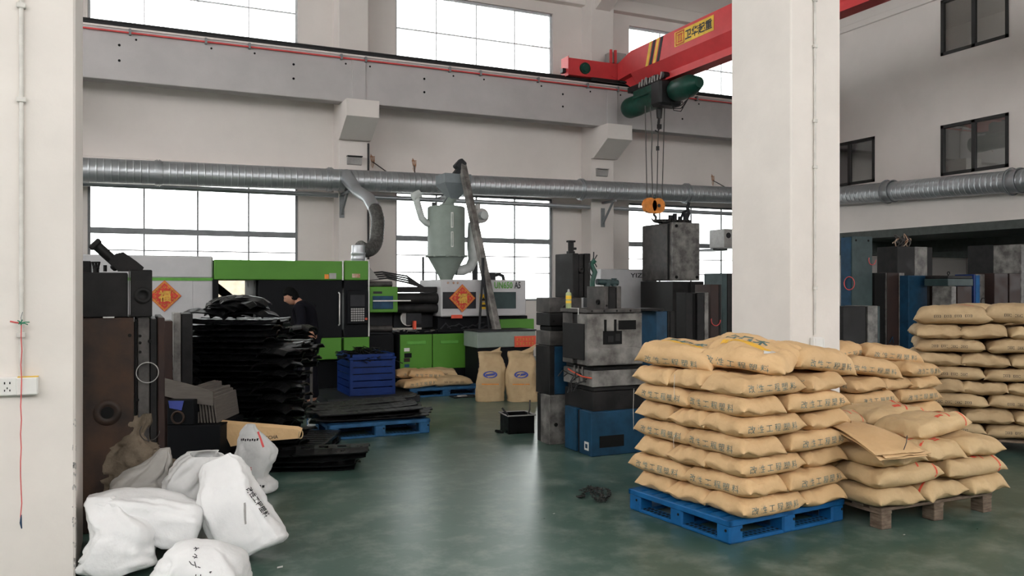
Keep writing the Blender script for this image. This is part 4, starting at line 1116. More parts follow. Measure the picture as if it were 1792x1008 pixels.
lay(FTOP[0], S0, .25, .78, z + .035, -PI / 2 + .25, 'crumpled tan sack with blue and yellow print, top left of blue-pallet stack', GF, tilt=(.25, .03))
lay(FTOP[1], S0, .44, .36, z + .055, -PI / 2 + .28, 'tan sack with yellow band and white patch, top front of blue-pallet stack', GF, tilt=(.30, .10))
lay(FTOP[2], S0, .86, .24, z - .0, .08, 'tan sack drooping off the right top end of blue-pallet stack', GF, tilt=(.12, .12))
lay(FTOP[3], S0, .70, .74, z + .05, .25, 'plain tan sack at the rear top of blue-pallet stack', GF, tilt=(.05, .0))
# loose stitching threads hanging from the left face
for k, (x, y, z0, z1) in enumerate(((-.005, .62, .86, .70), (-.01, 1.05, .72, .42), (-.01, .62, .45, .36))):
    p = S0 + ex * x + ey * y
    single('sewing_thread', MB().tube([p + Vector((0, 0, z0)), p + Vector((-.006, 0, (z0 + z1) / 2)), p + Vector((0, .003, z1))], .0016, 5), M['thread'],
           ('white sewing thread hanging by the upper sacks of the blue-pallet stack', 'long white thread at the far left edge of the blue-pallet stack', 'short white thread hanging mid-height on the blue-pallet stack')[k], 'thread', 'threads on the sack stack')

# --- low stack on the wooden pallet
def wood_pallet(loc, rz, w, d, label, h=.14):
    t = Thing('wooden_pallet', label, 'pallet', loc, rz)
    for k in range(7):
        y = (d - .1) * k / 6; t.part('deck_board', MB().box(0, w, y, y + .1, h - .02, h, .003), M['wood'])
    for i in range(3):
        x = (w - .1) * i / 2; t.part('stringer_board', MB().box(x, x + .1, 0, d, h - .042, h - .02, .003), M['wood'])
        for j in range(3):
            y = (d - .1) * j / 2; t.part('block', MB().box(x + .004, x + .096, y, y + .1, .0, h - .042, .004), M['wood'])
    return t
O2 = Vector((4.44, 3.88, .142))
wood_pallet((4.50, 3.95, 0), 0.0, 1.10, 1.0, 'worn wooden block pallet under the low stack of sacks with red marks')
X0, Y0 = Vector((1, 0, 0)), Vector((0, 1, 0))
G2 = 'sacks with red marks on the wooden pallet'
def lay2(sk, x, y, z, turn, label, tilt=(0, 0)): return lay(sk, O2, x, y, z, turn, label, G2, rz=0.0, ax=X0, ay=Y0, tilt=tilt)
T2 = .134
WPOS = ('left', 'middle', 'right')
for k in (0, 2):
    for j in range(3):
        lay2(RD[(j + k) % 4], .22 + j * .40, .31, k * T2, PI / 2 + (PI if j == 1 else 0), 'pale tan sack end-on in %s of wooden-pallet stack, %s' % (nm(k), WPOS[j]))
    lay2(RD[1], .31, .82, k * T2, 0, 'pale tan sack at rear left in %s of wooden-pallet stack' % nm(k))
    lay2(RD[2], .92, .82, k * T2, 0, 'pale tan sack at rear right in %s of wooden-pallet stack' % nm(k))
for j in range(2):
    lay2(RD[j], .31 + j * .61, .215, T2, 0, 'pale tan sack with red line in second layer of wooden-pallet stack, %s' % ('left', 'right')[j])
for j in range(3): lay2(RD[3 - j], .22 + j * .40, .72, T2, PI / 2, 'pale tan sack behind front row, second layer of wooden-pallet stack, %s' % WPOS[j])
lay2(RD[3], .78, .34, 3 * T2, .06, 'pale tan sack with red lines lying alone on top of wooden-pallet stack', tilt=(-.04, -.05))
lay2(RD[2], .28, .78, 3 * T2, .3, 'pale tan sack on top of wooden-pallet stack, rear left', tilt=(.05, 0))
lay2(RD[0], .95, .85, 3 * T2, -.1, 'pale tan sack on top of wooden-pallet stack, rear right', tilt=(.03, .0))
# empty flattened sacks draped over the left front
def sheet_of_paper(name, corners, mat_, label, cat, n=16, amp=.008, sag=None, thick=.004, seed=1, group=None, shadow=None):
    c = [Vector(p) for p in corners]; vs = []
    for i in range(n + 1):
        for j in range(n + 1):
            u, v = i / n, j / n
            p = (c[0] * (1 - u) + c[1] * u) * (1 - v) + (c[3] * (1 - u) + c[2] * u) * v
            if sag: p = p + Vector((0, 0, sag(u, v)))
            p.z += amp * noise.noise(Vector((u * 3, v * 3, seed))) + amp * .5 * noise.noise(Vector((u * 9, v * 9, seed)))
            vs.append(p)
    fs = [(i * (n + 1) + j, (i + 1) * (n + 1) + j, (i + 1) * (n + 1) + j + 1, i * (n + 1) + j + 1) for i in range(n) for j in range(n)]
    mb = MB(); _, f = mb._add(vs, fs, True)
    bmesh.ops.recalc_face_normals(mb.bm, faces=mb.bm.faces)
    bmesh.ops.solidify(mb.bm, geom=mb.bm.faces[:], thickness=thick)
    return single(name, mb, mat_, label, cat, group)
zt = O2.z + 3 * T2
for k, (dx, dz_, yaw, lab) in enumerate(((.0, .02, 0.0, 'lowest of the empty kraft sacks draped over the left front of the low stack'),
                                         (.02, .035, .05, 'middle empty kraft sack draped over the left front of the low stack'),
                                         (-.015, .052, -.04, 'topmost empty kraft sack draped flat over the left front of the low stack'))):
    q = Matrix.Rotation(yaw, 4, 'Z'); b = Vector((4.66 + dx, 4.02, zt + dz_))
    cs = [b + q @ Vector(v) for v in ((-.34, -.22, -.06), (.03, -.27, -.05), (.0, .5, .06), (-.34, .5, .10))]
    sheet_of_paper('empty_kraft_sack', cs, M['kraft'], lab, 'sack', sag=lambda u, v: .05 * math.sin(PI * min(1, v * 1.1)) - .0 * u, seed=k + 3, group='empty sacks on the low stack')
a = Vector((4.50, 3.775, zt + .02)); b = Vector((4.68, 3.90, zt + .075))
single('strap', MB().tube([a, a.lerp(b, .4) + Vector((0, -.01, .012)), b], .003, 6), M['black'], 'thin black strap across the empty kraft sacks', 'strap')

# --- messy stack behind the right pillar
O3 = Vector((5.80, 5.36, .15)); G3 = 'sacks behind the right pillar'
wood_pallet((5.83, 5.40, 0), 0.0, 1.05, 1.0, 'wooden pallet behind the right pillar, hidden low under tan sacks')
def lay3(sk, x, y, z, turn, label, tilt=(0, 0)): return lay(sk, O3, x, y, z, turn, label, G3, rz=0.0, ax=X0, ay=Y0, tilt=tilt, jit=.02)
for k in range(5):
    z = k * .128
    if k % 2 == 0:
        for j in range(3): lay3(FR[(k + j) % 7], .2 + j * .36, .30, z, PI / 2, 'tan sack end-on in %s of stack behind right pillar, %s' % (nm(k), WPOS[j]))
    else:
        for j in range(2): lay3(FR[(k + j) % 7], .28 + j * .56, .2, z, 0, 'tan sack in %s of stack behind right pillar, %s' % (nm(k), ('left', 'right')[j]))
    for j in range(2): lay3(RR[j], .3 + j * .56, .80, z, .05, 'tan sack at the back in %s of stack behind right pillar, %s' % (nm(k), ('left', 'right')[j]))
lay3(FTOP[2], .34, .26, .645, -.12, 'swollen tan sack tilting down right, just below top of pillar-side stack', tilt=(.0, .12))
lay3(FR[2], .86, .20, .63, .25, 'small-looking tan sack lying crooked at right of pillar-side stack', tilt=(.05, .05))
lay3(FR[4], .5, .78, .65, .1, 'tan sack at the back just below top of pillar-side stack')
lay3(FTOP[3], .24, .48, .775, .15, 'plain rounded tan sack on top beside the right pillar', tilt=(0, -.06))
lay3(FTOP[0], .70, .36, .755, -.15, 'tan sack with print on top right of the pillar-side stack', tilt=(.04, .10))
lay3(FR[3], .95, .55, .70, -.3, 'tan sack sliding off the right end of pillar-side stack', tilt=(0, .22))

# --- tall stack at the right edge
RZ4 = R(-47)
O4 = Vector((7.10, 5.80, .15)); a4 = Vector((math.cos(RZ4), math.sin(RZ4), 0)); b4 = Vector((-math.sin(RZ4), math.cos(RZ4), 0))
G4 = 'dull tan sacks in the tall stack at the right edge'
wood_pallet((7.07, 5.80, 0), RZ4, 1.2, 1.0, 'wooden pallet under the tall dull sack stack at the right edge')
def lay4(sk, x, y, z, turn, label, tilt=(0, 0)): return lay(sk, O4, x, y, z, turn, label, G4, rz=RZ4, ax=a4, ay=b4, tilt=tilt, jit=.02)
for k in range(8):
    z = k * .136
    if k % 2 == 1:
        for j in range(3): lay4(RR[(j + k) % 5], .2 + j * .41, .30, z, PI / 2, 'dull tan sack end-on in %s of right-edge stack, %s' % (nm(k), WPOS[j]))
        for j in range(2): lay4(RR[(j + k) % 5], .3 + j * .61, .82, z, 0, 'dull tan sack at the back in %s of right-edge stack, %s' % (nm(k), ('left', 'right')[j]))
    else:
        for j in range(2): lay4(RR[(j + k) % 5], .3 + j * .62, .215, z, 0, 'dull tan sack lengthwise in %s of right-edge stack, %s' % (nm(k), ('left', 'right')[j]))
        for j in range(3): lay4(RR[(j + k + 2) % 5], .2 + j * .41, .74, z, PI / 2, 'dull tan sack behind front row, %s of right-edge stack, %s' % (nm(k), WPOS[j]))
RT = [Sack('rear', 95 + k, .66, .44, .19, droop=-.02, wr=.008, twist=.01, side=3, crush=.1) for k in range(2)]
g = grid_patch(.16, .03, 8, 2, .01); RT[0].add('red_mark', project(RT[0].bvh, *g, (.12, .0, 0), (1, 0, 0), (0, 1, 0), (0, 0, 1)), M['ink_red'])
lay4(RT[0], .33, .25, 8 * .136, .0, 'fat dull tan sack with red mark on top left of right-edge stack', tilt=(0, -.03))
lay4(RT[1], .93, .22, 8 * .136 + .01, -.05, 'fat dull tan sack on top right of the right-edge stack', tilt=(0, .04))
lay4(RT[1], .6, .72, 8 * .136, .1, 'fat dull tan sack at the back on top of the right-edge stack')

# ================================================================ MOULDS
rm = random.Random(5)
_hole = {}
def hole_mesh(r):
    k = round(r, 3)
    if k not in _hole:
        mb = MB(); mb.cyl((0, -.003, 0), (0, .01, 0), k, n=12); me = mb.mesh('bolt_hole'); me.materials.append(M['hole']); _hole[k] = me
    return _hole[k]
def mould(label, pa, pb, pc, yt, yb, Yf, plates, axis='x', group='steel moulds standing on the floor', z0=None, bolts=(), ring=None, name='steel_mould', eye=0, left=None, depth=None, lift=False):
    """Box of stacked plates: left face seen from px pa to pb, front face from pb to pc; plates = (share, material, set-back)."""
    rb_ = ray(pb, 504); x0 = Yf * rb_.x / rb_.y
    rc_ = ray(pc, 504); x1 = Yf * rc_.x / rc_.y
    if depth is None:
        ra_ = ray(pa, 504); y2 = x0 * ra_.y / ra_.x; depth = min(max(.25, y2 - Yf), 1.4)
    zt = AY(pb, yt, Yf).z; zb = AY(pb, yb, Yf).z if z0 is None else z0
    w, d, h = x1 - x0, depth, zt - zb
    t = Thing(name, label, 'mould', (x0 + w / 2, Yf + d / 2, zb), 0, group)
    tot = sum(p[0] for p in plates); a = 0
    for k, (sh, mm, inset) in enumerate(plates):
        b = a + sh / tot
        mb = MB(); e = .003
        if axis == 'x': mb.box(-w / 2 + a * w + e, -w / 2 + b * w - e, -d / 2 + inset, d / 2 - inset, 0, h - inset * .6, .006)
        elif axis == 'y': mb.box(-w / 2 + inset, w / 2 - inset, -d / 2 + a * d + e, -d / 2 + b * d - e, 0, h - inset * .5, .006)
        else: mb.box(-w / 2 + inset, w / 2 - inset, -d / 2 + inset, d / 2 - inset, a * h + e * .5, b * h - e * .5, .006)
        t.part('mould_plate', mb, M[mm])
        a = b
    for (fx_, fz_, r_) in bolts:
        o = bpy.data.objects.new('bolt_hole', hole_mesh(r_)); COL.objects.link(o); o.parent = t.e
        o.location = (-w / 2 + fx_ * w, -d / 2 + (plates[0][2] if axis != 'z' else 0), fz_ * h)
    if ring:
        fx_, fz_, r_, mm = ring
        mb = MB(); mb.lathe([(r_, 0), (r_, .018), (r_ * .55, .018), (r_ * .5, .004), (.0, .004)], (-w / 2 + fx_ * w, -d / 2 + .002, fz_ * h), n=28, axis=(0, -1, 0)); t.part('locating_ring', mb, M[mm])
    if left:                                 # ring or slots on the left face
        fy_, fz_, r_, mm = left
        mb = MB(); mb.lathe([(r_, 0), (r_, .02), (r_ * .55, .02), (r_ * .5, .005), (.0, .005)], (-w / 2 + .002, -d / 2 + fy_ * d, fz_ * h), n=28, axis=(-1, 0, 0)); t.part('locating_ring', mb, M[mm])
    for k in range(eye):
        x = -w / 2 + (k + .5) / eye * w
        mb = MB(); mb.torus((x, 0, h + .045), .03, .009, (0, 1, 0), n=14, k=6); mb.cyl((x, 0, h - .002), (x, 0, h + .02), .016, n=10); t.part('eye_bolt', mb, M['steel_dark'])
    t.size = (w, d, h)
    return t

# ---- front centre heap
GM = 'moulds in the centre heap'
B4 = ((.06, .12, .016), (.94, .12, .016), (.06, .88, .016), (.94, .88, .016))
t = mould('blue painted mould on the floor at the foot of the centre heap', 988, 1035, 1128, 722, 800, 6.80, [(1, 'blue_mould', 0), (.25, 'steel_dark', .02), (1, 'blue_mould', 0)], 'y', GM, z0=0)
w, d, h = t.size
t.part('slot', MB().box(-w / 2 + .09, -w / 2 + .36, -d / 2 - .003, -d / 2 + .02, .08, .19), M['hole'])
t.part('sticker', MB().box(-w / 2 - .003, -w / 2 + .002, -d / 2 + .05, -d / 2 + .13, .05, .13), M['sticker'])
t.part('sticker_mark', MB().box(-w / 2 - .005, -w / 2 - .002, -d / 2 + .07, -d / 2 + .11, .07, .11), M['blue_mould'])
t = mould('dark mould with pale steel plate resting on the blue mould', 986, 1037, 1130, 641, 721.5, 6.84, [(.5, 'steel_dark', .01), (.12, 'steel_dark', .03), (.42, 'steel_light', 0), (.12, 'steel_dark', .02)], 'z', GM)
w, d, h = t.size
for k, y_ in enumerate((-.12, -.04, .04)):
    t.part('spring_rod', MB().cyl((-w / 2 - .012, y_, h * .62), (-w / 2 - .012, y_, h * .96), .009, n=8), M['steel_light'])
for k in range(9):
    a = Vector((-w / 2 - .01, rm.uniform(-.2, .2), h * rm.uniform(.5, .8)))
    t.part('cable', MB().tube([a, a + Vector((-.06, rm.uniform(-.04, .04), rm.uniform(-.05, .03))), a + Vector((-.10, rm.uniform(-.08, .08), rm.uniform(-.1, 0)))], .006, 6), M['black'])
a = Vector((-w / 2 - .02, -.12, h * .78))
t.part('red_cable', MB().tube([a + Vector((.02, -.16, -.02)), a + Vector((-.03, -.06, -.01)), a + Vector((-.05, .1, .025)), a + Vector((-.03, .22, .04))], .007, 6), M['ink_red'])
t = mould('worn pale steel mould with dark cavities in the centre heap', 984, 1028, 1124, 549, 640.5, 6.80, [(.7, 'steel_light', 0), (.3, 'steel_dark', .015), (.7, 'steel', .0)], 'y', GM, bolts=((.10, .10, .014), (.95, .1, .014)))
w, d, h = t.size
for (xa_, xb_, za_, zb_, mm) in ((.28, .62, .40, .66, 'hole'), (.56, .88, .68, .86, 'hole'), (.30, .34, .64, .88, 'hole'), (.48, .52, .64, .88, 'hole'), (.36, .46, .44, .56, 'steel_dark'), (.50, .58, .46, .60, 'steel_dark')):
    t.part('cavity', MB().box(-w / 2 + xa_ * w, -w / 2 + xb_ * w, -d / 2 - .003 - (.004 if mm != 'hole' else 0), -d / 2 + .01, za_ * h, zb_ * h), M[mm])
t.part('lower_block', MB().box(-w / 2 - .02, w / 2 - .01, -d / 2 - .03, -d / 2 + .002, 0, h * .33, .008), M['steel_light'])
t.part('dark_side_plate', MB().box(-w / 2 - .012, -w / 2 + .002, -d / 2 + .05, d / 2 - .03, h * .1, h * .8, .004), M['steel_dark'])  # dark steel plate over most of the left face
t = mould('thin steel clamp plate lying on the worn pale mould', 980, 1026, 1122, 541, 548.5, 6.78, [(1, 'steel', 0)], 'z', GM, bolts=((.1, .5, .01), (.32, .5, .01), (.55, .5, .01), (.8, .5, .01)))
PLz = AY(1026, 541, 6.78).z
t = mould('small square steel mould on the clamp plate under green fittings', 1026, 1057, 1088, 501, 541, 6.92, [(.3, 'steel', 0), (.5, 'steel_dark', .012), (.3, 'steel', 0)], 'x', GM, bolts=((.15, .15, .01),), left=(.3, .3, .025, 'hole'))
z_ = PLz + t.size[2]; c = t.e.location.copy()
t2 = Thing('hose_fitting', 'dark green pipe fitting with hoses on the small square mould', 'fitting', (c.x, c.y, c.z + t.size[2]))
m_ = MB(); m_.tube([(-.13, .0, .0), (-.13, 0, .05), (-.10, 0, .14), (-.13, .02, .22), (-.10, .0, .26)], .026, 10); t2.part('bent_pipe', m_, M['hoist_green'])
m_ = MB(); m_.cyl((-.08, 0, .045), (.16, 0, .035), .03, n=12); m_.cyl((.12, 0, .0), (.12, 0, .08), .028, n=10); m_.cyl((.04, 0, .0), (.04, 0, .07), .035, n=10); t2.part('manifold', m_, M['teal_mould'])
for k in range(4):
    m_ = MB(); a = Vector((-.14 + .02 * k, 0, .10 + .03 * k)); m_.tube([a, a + Vector((-.03, .01, .06)), a + Vector((rm.uniform(-.04, .05), 0, .15))], .006, 6); t2.part('hose', m_, M['black'])
# spray can
c = AY(995, 545, 7.12); c.z = PLz
t = Thing('spray_can', 'pale green spray can standing on the clamp plate', 'spray can', (c.x, c.y, PLz))
m_ = MB(); m_.lathe([(.026, 0), (.0275, .004), (.0275, .14), (.024, .152), (.012, .16)], n=20); t.part('can_body', m_, M['spray'])
m_ = MB(); m_.lathe([(.012, .158), (.012, .17), (.007, .186), (.004, .188)], n=14); t.part('nozzle_cap', m_, M['lamp_grey'])
m_ = MB(); m_.lathe([(.0282, .05), (.0282, .075)], n=20); m_.lathe([(.0282, .09), (.0282, .125)], n=20); t.part('label_band', m_, M['yellow'])
# loose pale strip
CX = AY(1026, 544, 6.78).x + .004
single('steel_clip', MB().tube([Vector((CX, 7.14, PLz + .004)), Vector((CX - .002, 6.93, PLz + .004)), Vector((CX - .012, 6.92, PLz - .006)), Vector((CX - .012, 6.918, PLz - .055))], .0045, 6), M['sticker'], 'thin bright bent wire at the left end of the clamp plate', 'wire')

# ---- second column, left of the heap
t = mould('bare grey steel block on the floor at the left of the centre heap', 938, 962, 1030, 692, 780, 7.5, [(1, 'steel_light', 0), (.5, 'steel_dark', .012)], 'y', GM, z0=0, bolts=((.16, .40, .02),), depth=.315)
t = mould('blue block with black edge on top of the bare grey steel block', 937, 961, 1030, 606, 691.5, 7.5, [(.2, 'steel_dark', 0), (1, 'blue_mould', .01), (.2, 'steel_dark', 0)], 'x', GM, depth=.315)
t = mould('dark mould with slots above the blue block, left of the heap', 936, 962, 1030, 548, 605.5, 7.52, [(.45, 'steel', 0), (.15, 'hole', .03), (.4, 'steel_dark', 0)], 'z', GM, depth=.315, bolts=((.1, .75, .012),))
t = mould('grey steel block at the top left of the centre heap', 936, 962, 1018, 521, 547.5, 7.54, [(1, 'steel', 0)], 'z', GM, depth=.315, ring=(.45, .3, .04, 'steel'))
t = mould('tall dark mould standing high behind the spray can', 971, 1002, 1034, 443, 521, 7.62, [(.35, 'steel_dark', 0), (.3, 'steel_dark', .015), (.35, 'steel_dark', 0)], 'x', GM, ring=(.45, .62, .03, 'steel_dark'))
c = t.e.location; hh = t.size[2]
t2 = Thing('hydraulic_cylinder', 'small hydraulic cylinder upright on the tall dark mould', 'cylinder', (c.x - .02, c.y, c.z + hh))
m_ = MB(); m_.box(-.04, .035, -.03, .03, 0, .03, .004); m_.box(-.015, .055, -.03, .03, .045, .07, .004); m_.cyl((0, 0, .03), (0, 0, .13), .032, n=16); m_.box(-.04, .04, -.035, .035, .125, .145, .004); t2.part('barrel', m_, M['steel_dark'])
# ---- white machine with lettering, behind the heap
Y2 = 15.95; xa_, xb_ = AY(1052, 500, Y2).x, AY(1150, 500, Y2).x
t = Thing('white_machine', 'white machine cabinet with dark letters behind the centre heap', 'machine', ((xa_ + xb_) / 2, Y2 + .6, 0))
zt_ = AY(1100, 471, Y2).z
t.part('cabinet', MB().box(xa_, xb_, Y2, Y2 + .98, .95, zt_, .02), M['m_white'], world=True)
t.part('side_window', MB().box(xa_ - .004, xa_ + .02, Y2 + .15, Y2 + .8, 1.15, 1.6, .006), M['m_grey'], world=True)
t.part('base', MB().box(xa_ + .05, xb_ - .05, Y2 + .05, Y2 + .985, 0, .95, .02), M['m_grey'], world=True)
lx0 = AY(1103, 482, Y2).x; lx1 = AY(1146, 482, Y2).x
t.part('lettering', put_text(MB(), 'YIZUMI', .10, ((lx0 + lx1) / 2, Y2 - .004, AY(1110, 482, Y2).z), (1, 0, 0), (0, 0, 1), width=lx1 - lx0, bold=.015), M['m_grey'], world=True)

# ---- moulds right of the heap, up to the pillar
GB = 'moulds between the centre heap and the right pillar'
t = mould('blue sided mould standing just right of the centre heap', 1118, 1148, 1181, 545, 700, 9.2, [(1.4, 'blue_mould', 0), (.3, 'steel_dark', .0), (.6, 'steel_dark', 0)], 'x', GB, z0=0)
mould('thin dark plate lying on the blue sided mould', 1098, 1128, 1162, 540, 544.5, 9.15, [(1, 'steel_dark', 0)], 'z', GB, depth=.5)
t = mould('wide black mould under the hanging grey mould', 1131, 1177, 1232, 492, 700, 14.3, [(.8, 'steel_dark', 0), (.15, 'hole', .02), (.7, 'steel_dark', 0)], 'x', GB, z0=0, depth=1.2, bolts=B4[2:])
t = mould('black mould with pale edge plate left of the right pillar', 1184, 1200, 1240, 512, 700, 10.4, [(.7, 'steel_dark', 0), (.45, 'hole', .03), (.7, 'steel_dark', 0), (.03, 'hole', .02), (.42, 'steel_light', -.005)], 'x', GB, z0=0)
t = mould('brown mould with a pink hose loop left of the right pillar', 1242, 1243, 1263, 498, 700, 10.6, [(1, 'brown', 0), (.3, 'steel_dark', 0)], 'x', GB, z0=0, depth=.4)
w, d, h = t.size; 
t.part('hose_loop', MB().torus((-w / 2 + .1, -d / 2 - .01, h * .66), .09, .008, (0, 1, 0), n=12, arc=3.4), M['pink_string'])
t = mould('greenish black mould half hidden by the right pillar', 1262, 1264, 1292, 478, 700, 11.2, [(.4, 'teal_mould', 0), (.5, 'steel_dark', 0), (.4, 'teal_mould', 0)], 'x', GB, z0=0, depth=.5)
t = mould('low rusty brown mould in front of the blue sided mould', 1205, 1218, 1262, 598, 700, 9.6, [(1, 'brown', 0), (.5, 'steel_dark', .01)], 'x', GB, z0=0, depth=.4)

# ---- hanging grey mould with its chains
t = mould('large two-part grey mould hanging from the crane hook', 1127, 1178, 1224, 389, 491, 14.75, [(.16, 'steel_light', -.01), (1.2, 'steel_light', 0), ], 'y', GB, bolts=((.12, .94, .035), (.12, .06, .035), (.9, .06, .035)), depth=1.15)
HM = t
w, d, h = t.size
t.part('left_plate', MB().box(-w / 2 - .03, -w / 2 + .01, -d / 2 + .1, d / 2, -.02 + .03, h - .01, .01), M['steel'])
t.part('parting_gap', MB().box(-w / 2 - .034, -w / 2 - .028, -d / 2 + .1, -d / 2 + .16, .02, h - .02), M['hole'])
top = HM.e.location + Vector((0, 0, h))
t = Thing('lifting_chain', 'chain sling from the crane hook to the hanging grey mould', 'chain', top)
for k, (dx, dy_) in enumerate(((-.25, -.35), (.2, -.35), (.15, .35))):
    a = HOOK + Vector((0, 0, -.02)); b = top + Vector((dx, dy_, .06)); n = 8
    m_ = MB()
    for i in range(n):
        p = a.lerp(b, (i + .5) / n); dirn = (b - a).normalized(); q = dirn.orthogonal().normalized()
        if i % 2: q = q.cross(dirn)
        L_ = (b - a).length / n * .72
        m_.tube([p - dirn * L_ + q * .03, p + dirn * L_ + q * .03, p + dirn * L_ - q * .03, p - dirn * L_ - q * .03, p - dirn * L_ + q * .03], .014, 6)
    o = t.part('chain_leg', m_, M['chain'], world=True); o['kind'] = 'stuff'
    t.part('shackle', MB().torus(b + Vector((0, 0, -.02)), .05, .016, (1, 0, 0), n=14, k=6), M['steel_dark'], world=True)
t = Thing('mould_fitting', 'dark cluster of pipe fittings on top of the hanging grey mould', 'fitting', top + Vector((.12, -.1, 0)))
m_ = MB(); m_.box(-.28, .30, -.12, .12, 0, .10, .02); t.part('manifold', m_, M['m_grey'])
for (x, hh_) in ((-.2, .2), (-.08, .24), (.06, .18), (.2, .26)):
    t.part('fitting', MB().cyl((x, 0, .09), (x, 0, hh_), .05, n=12), M['m_grey'])
t.part('curved_pipe', MB().tube([(.24, 0, .1), (.30, 0, .25), (.26, 0, .38), (.3, 0, .5)], .035, 10), M['m_grey'])
t.part('slanted_pipe', MB().tube([(.1, .05, .1), (.18, .05, .28), (.34, .05, .36)], .03, 10), M['m_grey'])
# small grey box on the window beside the pillar
t = Thing('air_unit', 'small grey box unit at the window left of the right pillar', 'unit', AY(1270, 434, 16.5))
t.part('housing', MB().box(-.2, .35, -.2, .4, 0, .46, .02), M['lamp_grey']); t.part('vent', MB().cyl((-.08, -.21, .3), (-.08, -.198, .3), .07, n=16), M['m_grey'])
t.part('bracket', MB().box(-.15, .3, .3, 1.02, -.05, .0), M['grey_frame'])

# ---- moulds on the right, below the mezzanine
GR = 'moulds standing below the mezzanine'
YR = 11.2
def mr(*a, **k): k.setdefault('z0', 0); k.setdefault('group', GR); return mould(*a, **k)
t = mr('tall green grey mould with blue side beside the right pillar', 1471, 1491, 1527, 413, 700, YR, [(1, 'teal_mould', 0), (.12, 'steel_dark', .02), (.3, 'teal_mould', 0)], 'y', bolts=((.2, .97, .02), (.8, .97, .02)))
w, d, h = t.size
t.part('blue_side_plate', MB().box(-w / 2 - .012, -w / 2 + .002, -d / 2 + .02, d / 2 - .02, h * .2, h - .02), M['blue_mould'])
t.part('hose_loop', MB().torus((-w / 2 - .03, -.1, h * .66), .12, .008, (1, 0, 0), n=22), M['pink_string'])
t.part('hose_loop', MB().torus((w / 2 - .03, -d / 2 - .02, h * .83), .09, .007, (0, 1, 0), n=12, arc=3.6), M['pink_string'])
t = mr('dark mould with a pale plate in front of the tall green grey mould', 1473, 1476, 1541, 536, 700, 10.2, [(1.0, 'steel_dark', .01), (.06, 'hole', .02), (.45, 'steel_light', 0), (.12, 'teal_mould', .01)], 'x', depth=.5)
t = mr('black mould with brown plate and grey edge strip', 1530, 1531, 1586, 477, 700, YR, [(.65, 'hole', .01), (.1, 'steel', 0), (.75, 'brown', 0), (.35, 'steel_light', .0), (.1, 'steel_dark', 0)], 'x', depth=.5)
w, d, h = t.size
t.part('hose', MB().tube([(-.05, -d / 2 - .01, h * .30), (0, -d / 2 - .04, h * .36), (.06, -d / 2 - .01, h * .30)], .008, 6), M['blue_mould'])
t = mr('blue mould stood upright below the tall dark mould', 1588, 1590, 1628, 482, 700, 11.0, [(1, 'blue_mould', 0), (.15, 'steel_dark', .01)], 'x', depth=.45)
t = mr('tall dark mould with grey face and tangled hoses on top', 1568, 1570, 1632, 431, 700, 11.9, [(.8, 'steel_dark', 0), (.6, 'steel_light', -.004), (.25, 'steel_dark', 0)], 'x', depth=.5)
c = t.e.location + Vector((-.12, 0, t.size[2]))
for k in range(1):
    t2 = Thing('tangled_hose', 'tangled pale and red hoses on top of the tall dark mould', 'hose', c)
    for i in range(9):
        x = rm.uniform(-.15, .22); pts = [Vector((x, 0, 0)), Vector((x + rm.uniform(-.1, .1), rm.uniform(-.1, 0), .12)), Vector((x + rm.uniform(-.12, .12), 0, rm.uniform(.18, .3))), Vector((x + rm.uniform(-.12, .12), 0, .08))]
        t2.part('hose', MB().tube(smooth_path(pts, 4), .012, 6), M['steel' if i % 3 else 'rust'])
t = mr('reddish brown mould behind the sacks, right of the blue mould', 1630, 1632, 1662, 482, 700, 11.4, [(1, 'brown', 0), (.1, 'steel_dark', .01)], 'x', depth=.4)
t = mr('brown mould with pale left plate and dark cap', 1664, 1665, 1701, 501, 700, 10.3, [(.3, 'steel_light', 0), (.06, 'hole', .02), (.9, 'brown', 0)], 'x', depth=.4)
mr('flat teal black mould resting on the brown mould with pale plate', 1656, 1659, 1703, 482, 500.5, 10.4, [(.7, 'teal_mould', 0), (.3, 'steel_dark', .01)], 'z', z0=None, depth=.5, eye=1)
t = mr('bright blue and white mould with small holes', 1703, 1704, 1735, 480, 700, 10.6, [(.15, 'crate_blue', 0), (.85, 'steel_light', -.004), (.35, 'blue_pallet', 0)], 'x', depth=.4, bolts=tuple((.2, .80 + .03 * k, .009) for k in range(6)) + tuple((.55, .62 + .07 * k, .011) for k in range(5)))
w, d, h = t.size
t.part('blue_tint_plate', MB().box(-w * .40, -w * .18, -d / 2 - .008, -d / 2, h * .2, h * .99), M['blue_pallet'])
t.part('hose_ring', MB().torus((0, -d / 2 - .015, h * .72), .07, .007, (0, 1, 0), n=20), M['black'])
t = mr('tall rusty brown mould at the right edge', 1737, 1739, 1786, 428, 700, 11.6, [(.5, 'steel_dark', 0), (1, 'brown', .0), (.2, 'rusty', 0)], 'x', depth=.6)
t = mr('pale edged mould cut by the right edge of the view', 1786, 1787, 1850, 427, 700, 11.0, [(.2, 'steel_light', 0), (1, 'brown', 0), (.2, 'steel_light', 0)], 'x', depth=.6)
t = mr('low brown mould in front of the tall rusty mould', 1738, 1740, 1786, 478, 700, 10.4, [(.6, 'brown', 0), (.06, 'hole', .02), (.5, 'brown', 0)], 'x', depth=.4)
# dark doorway strip on the far back wall
struct('door_1', MB().box(23.5, 23.6, 11.7, 12.1, 1.2, 2.4), M['m_black'])

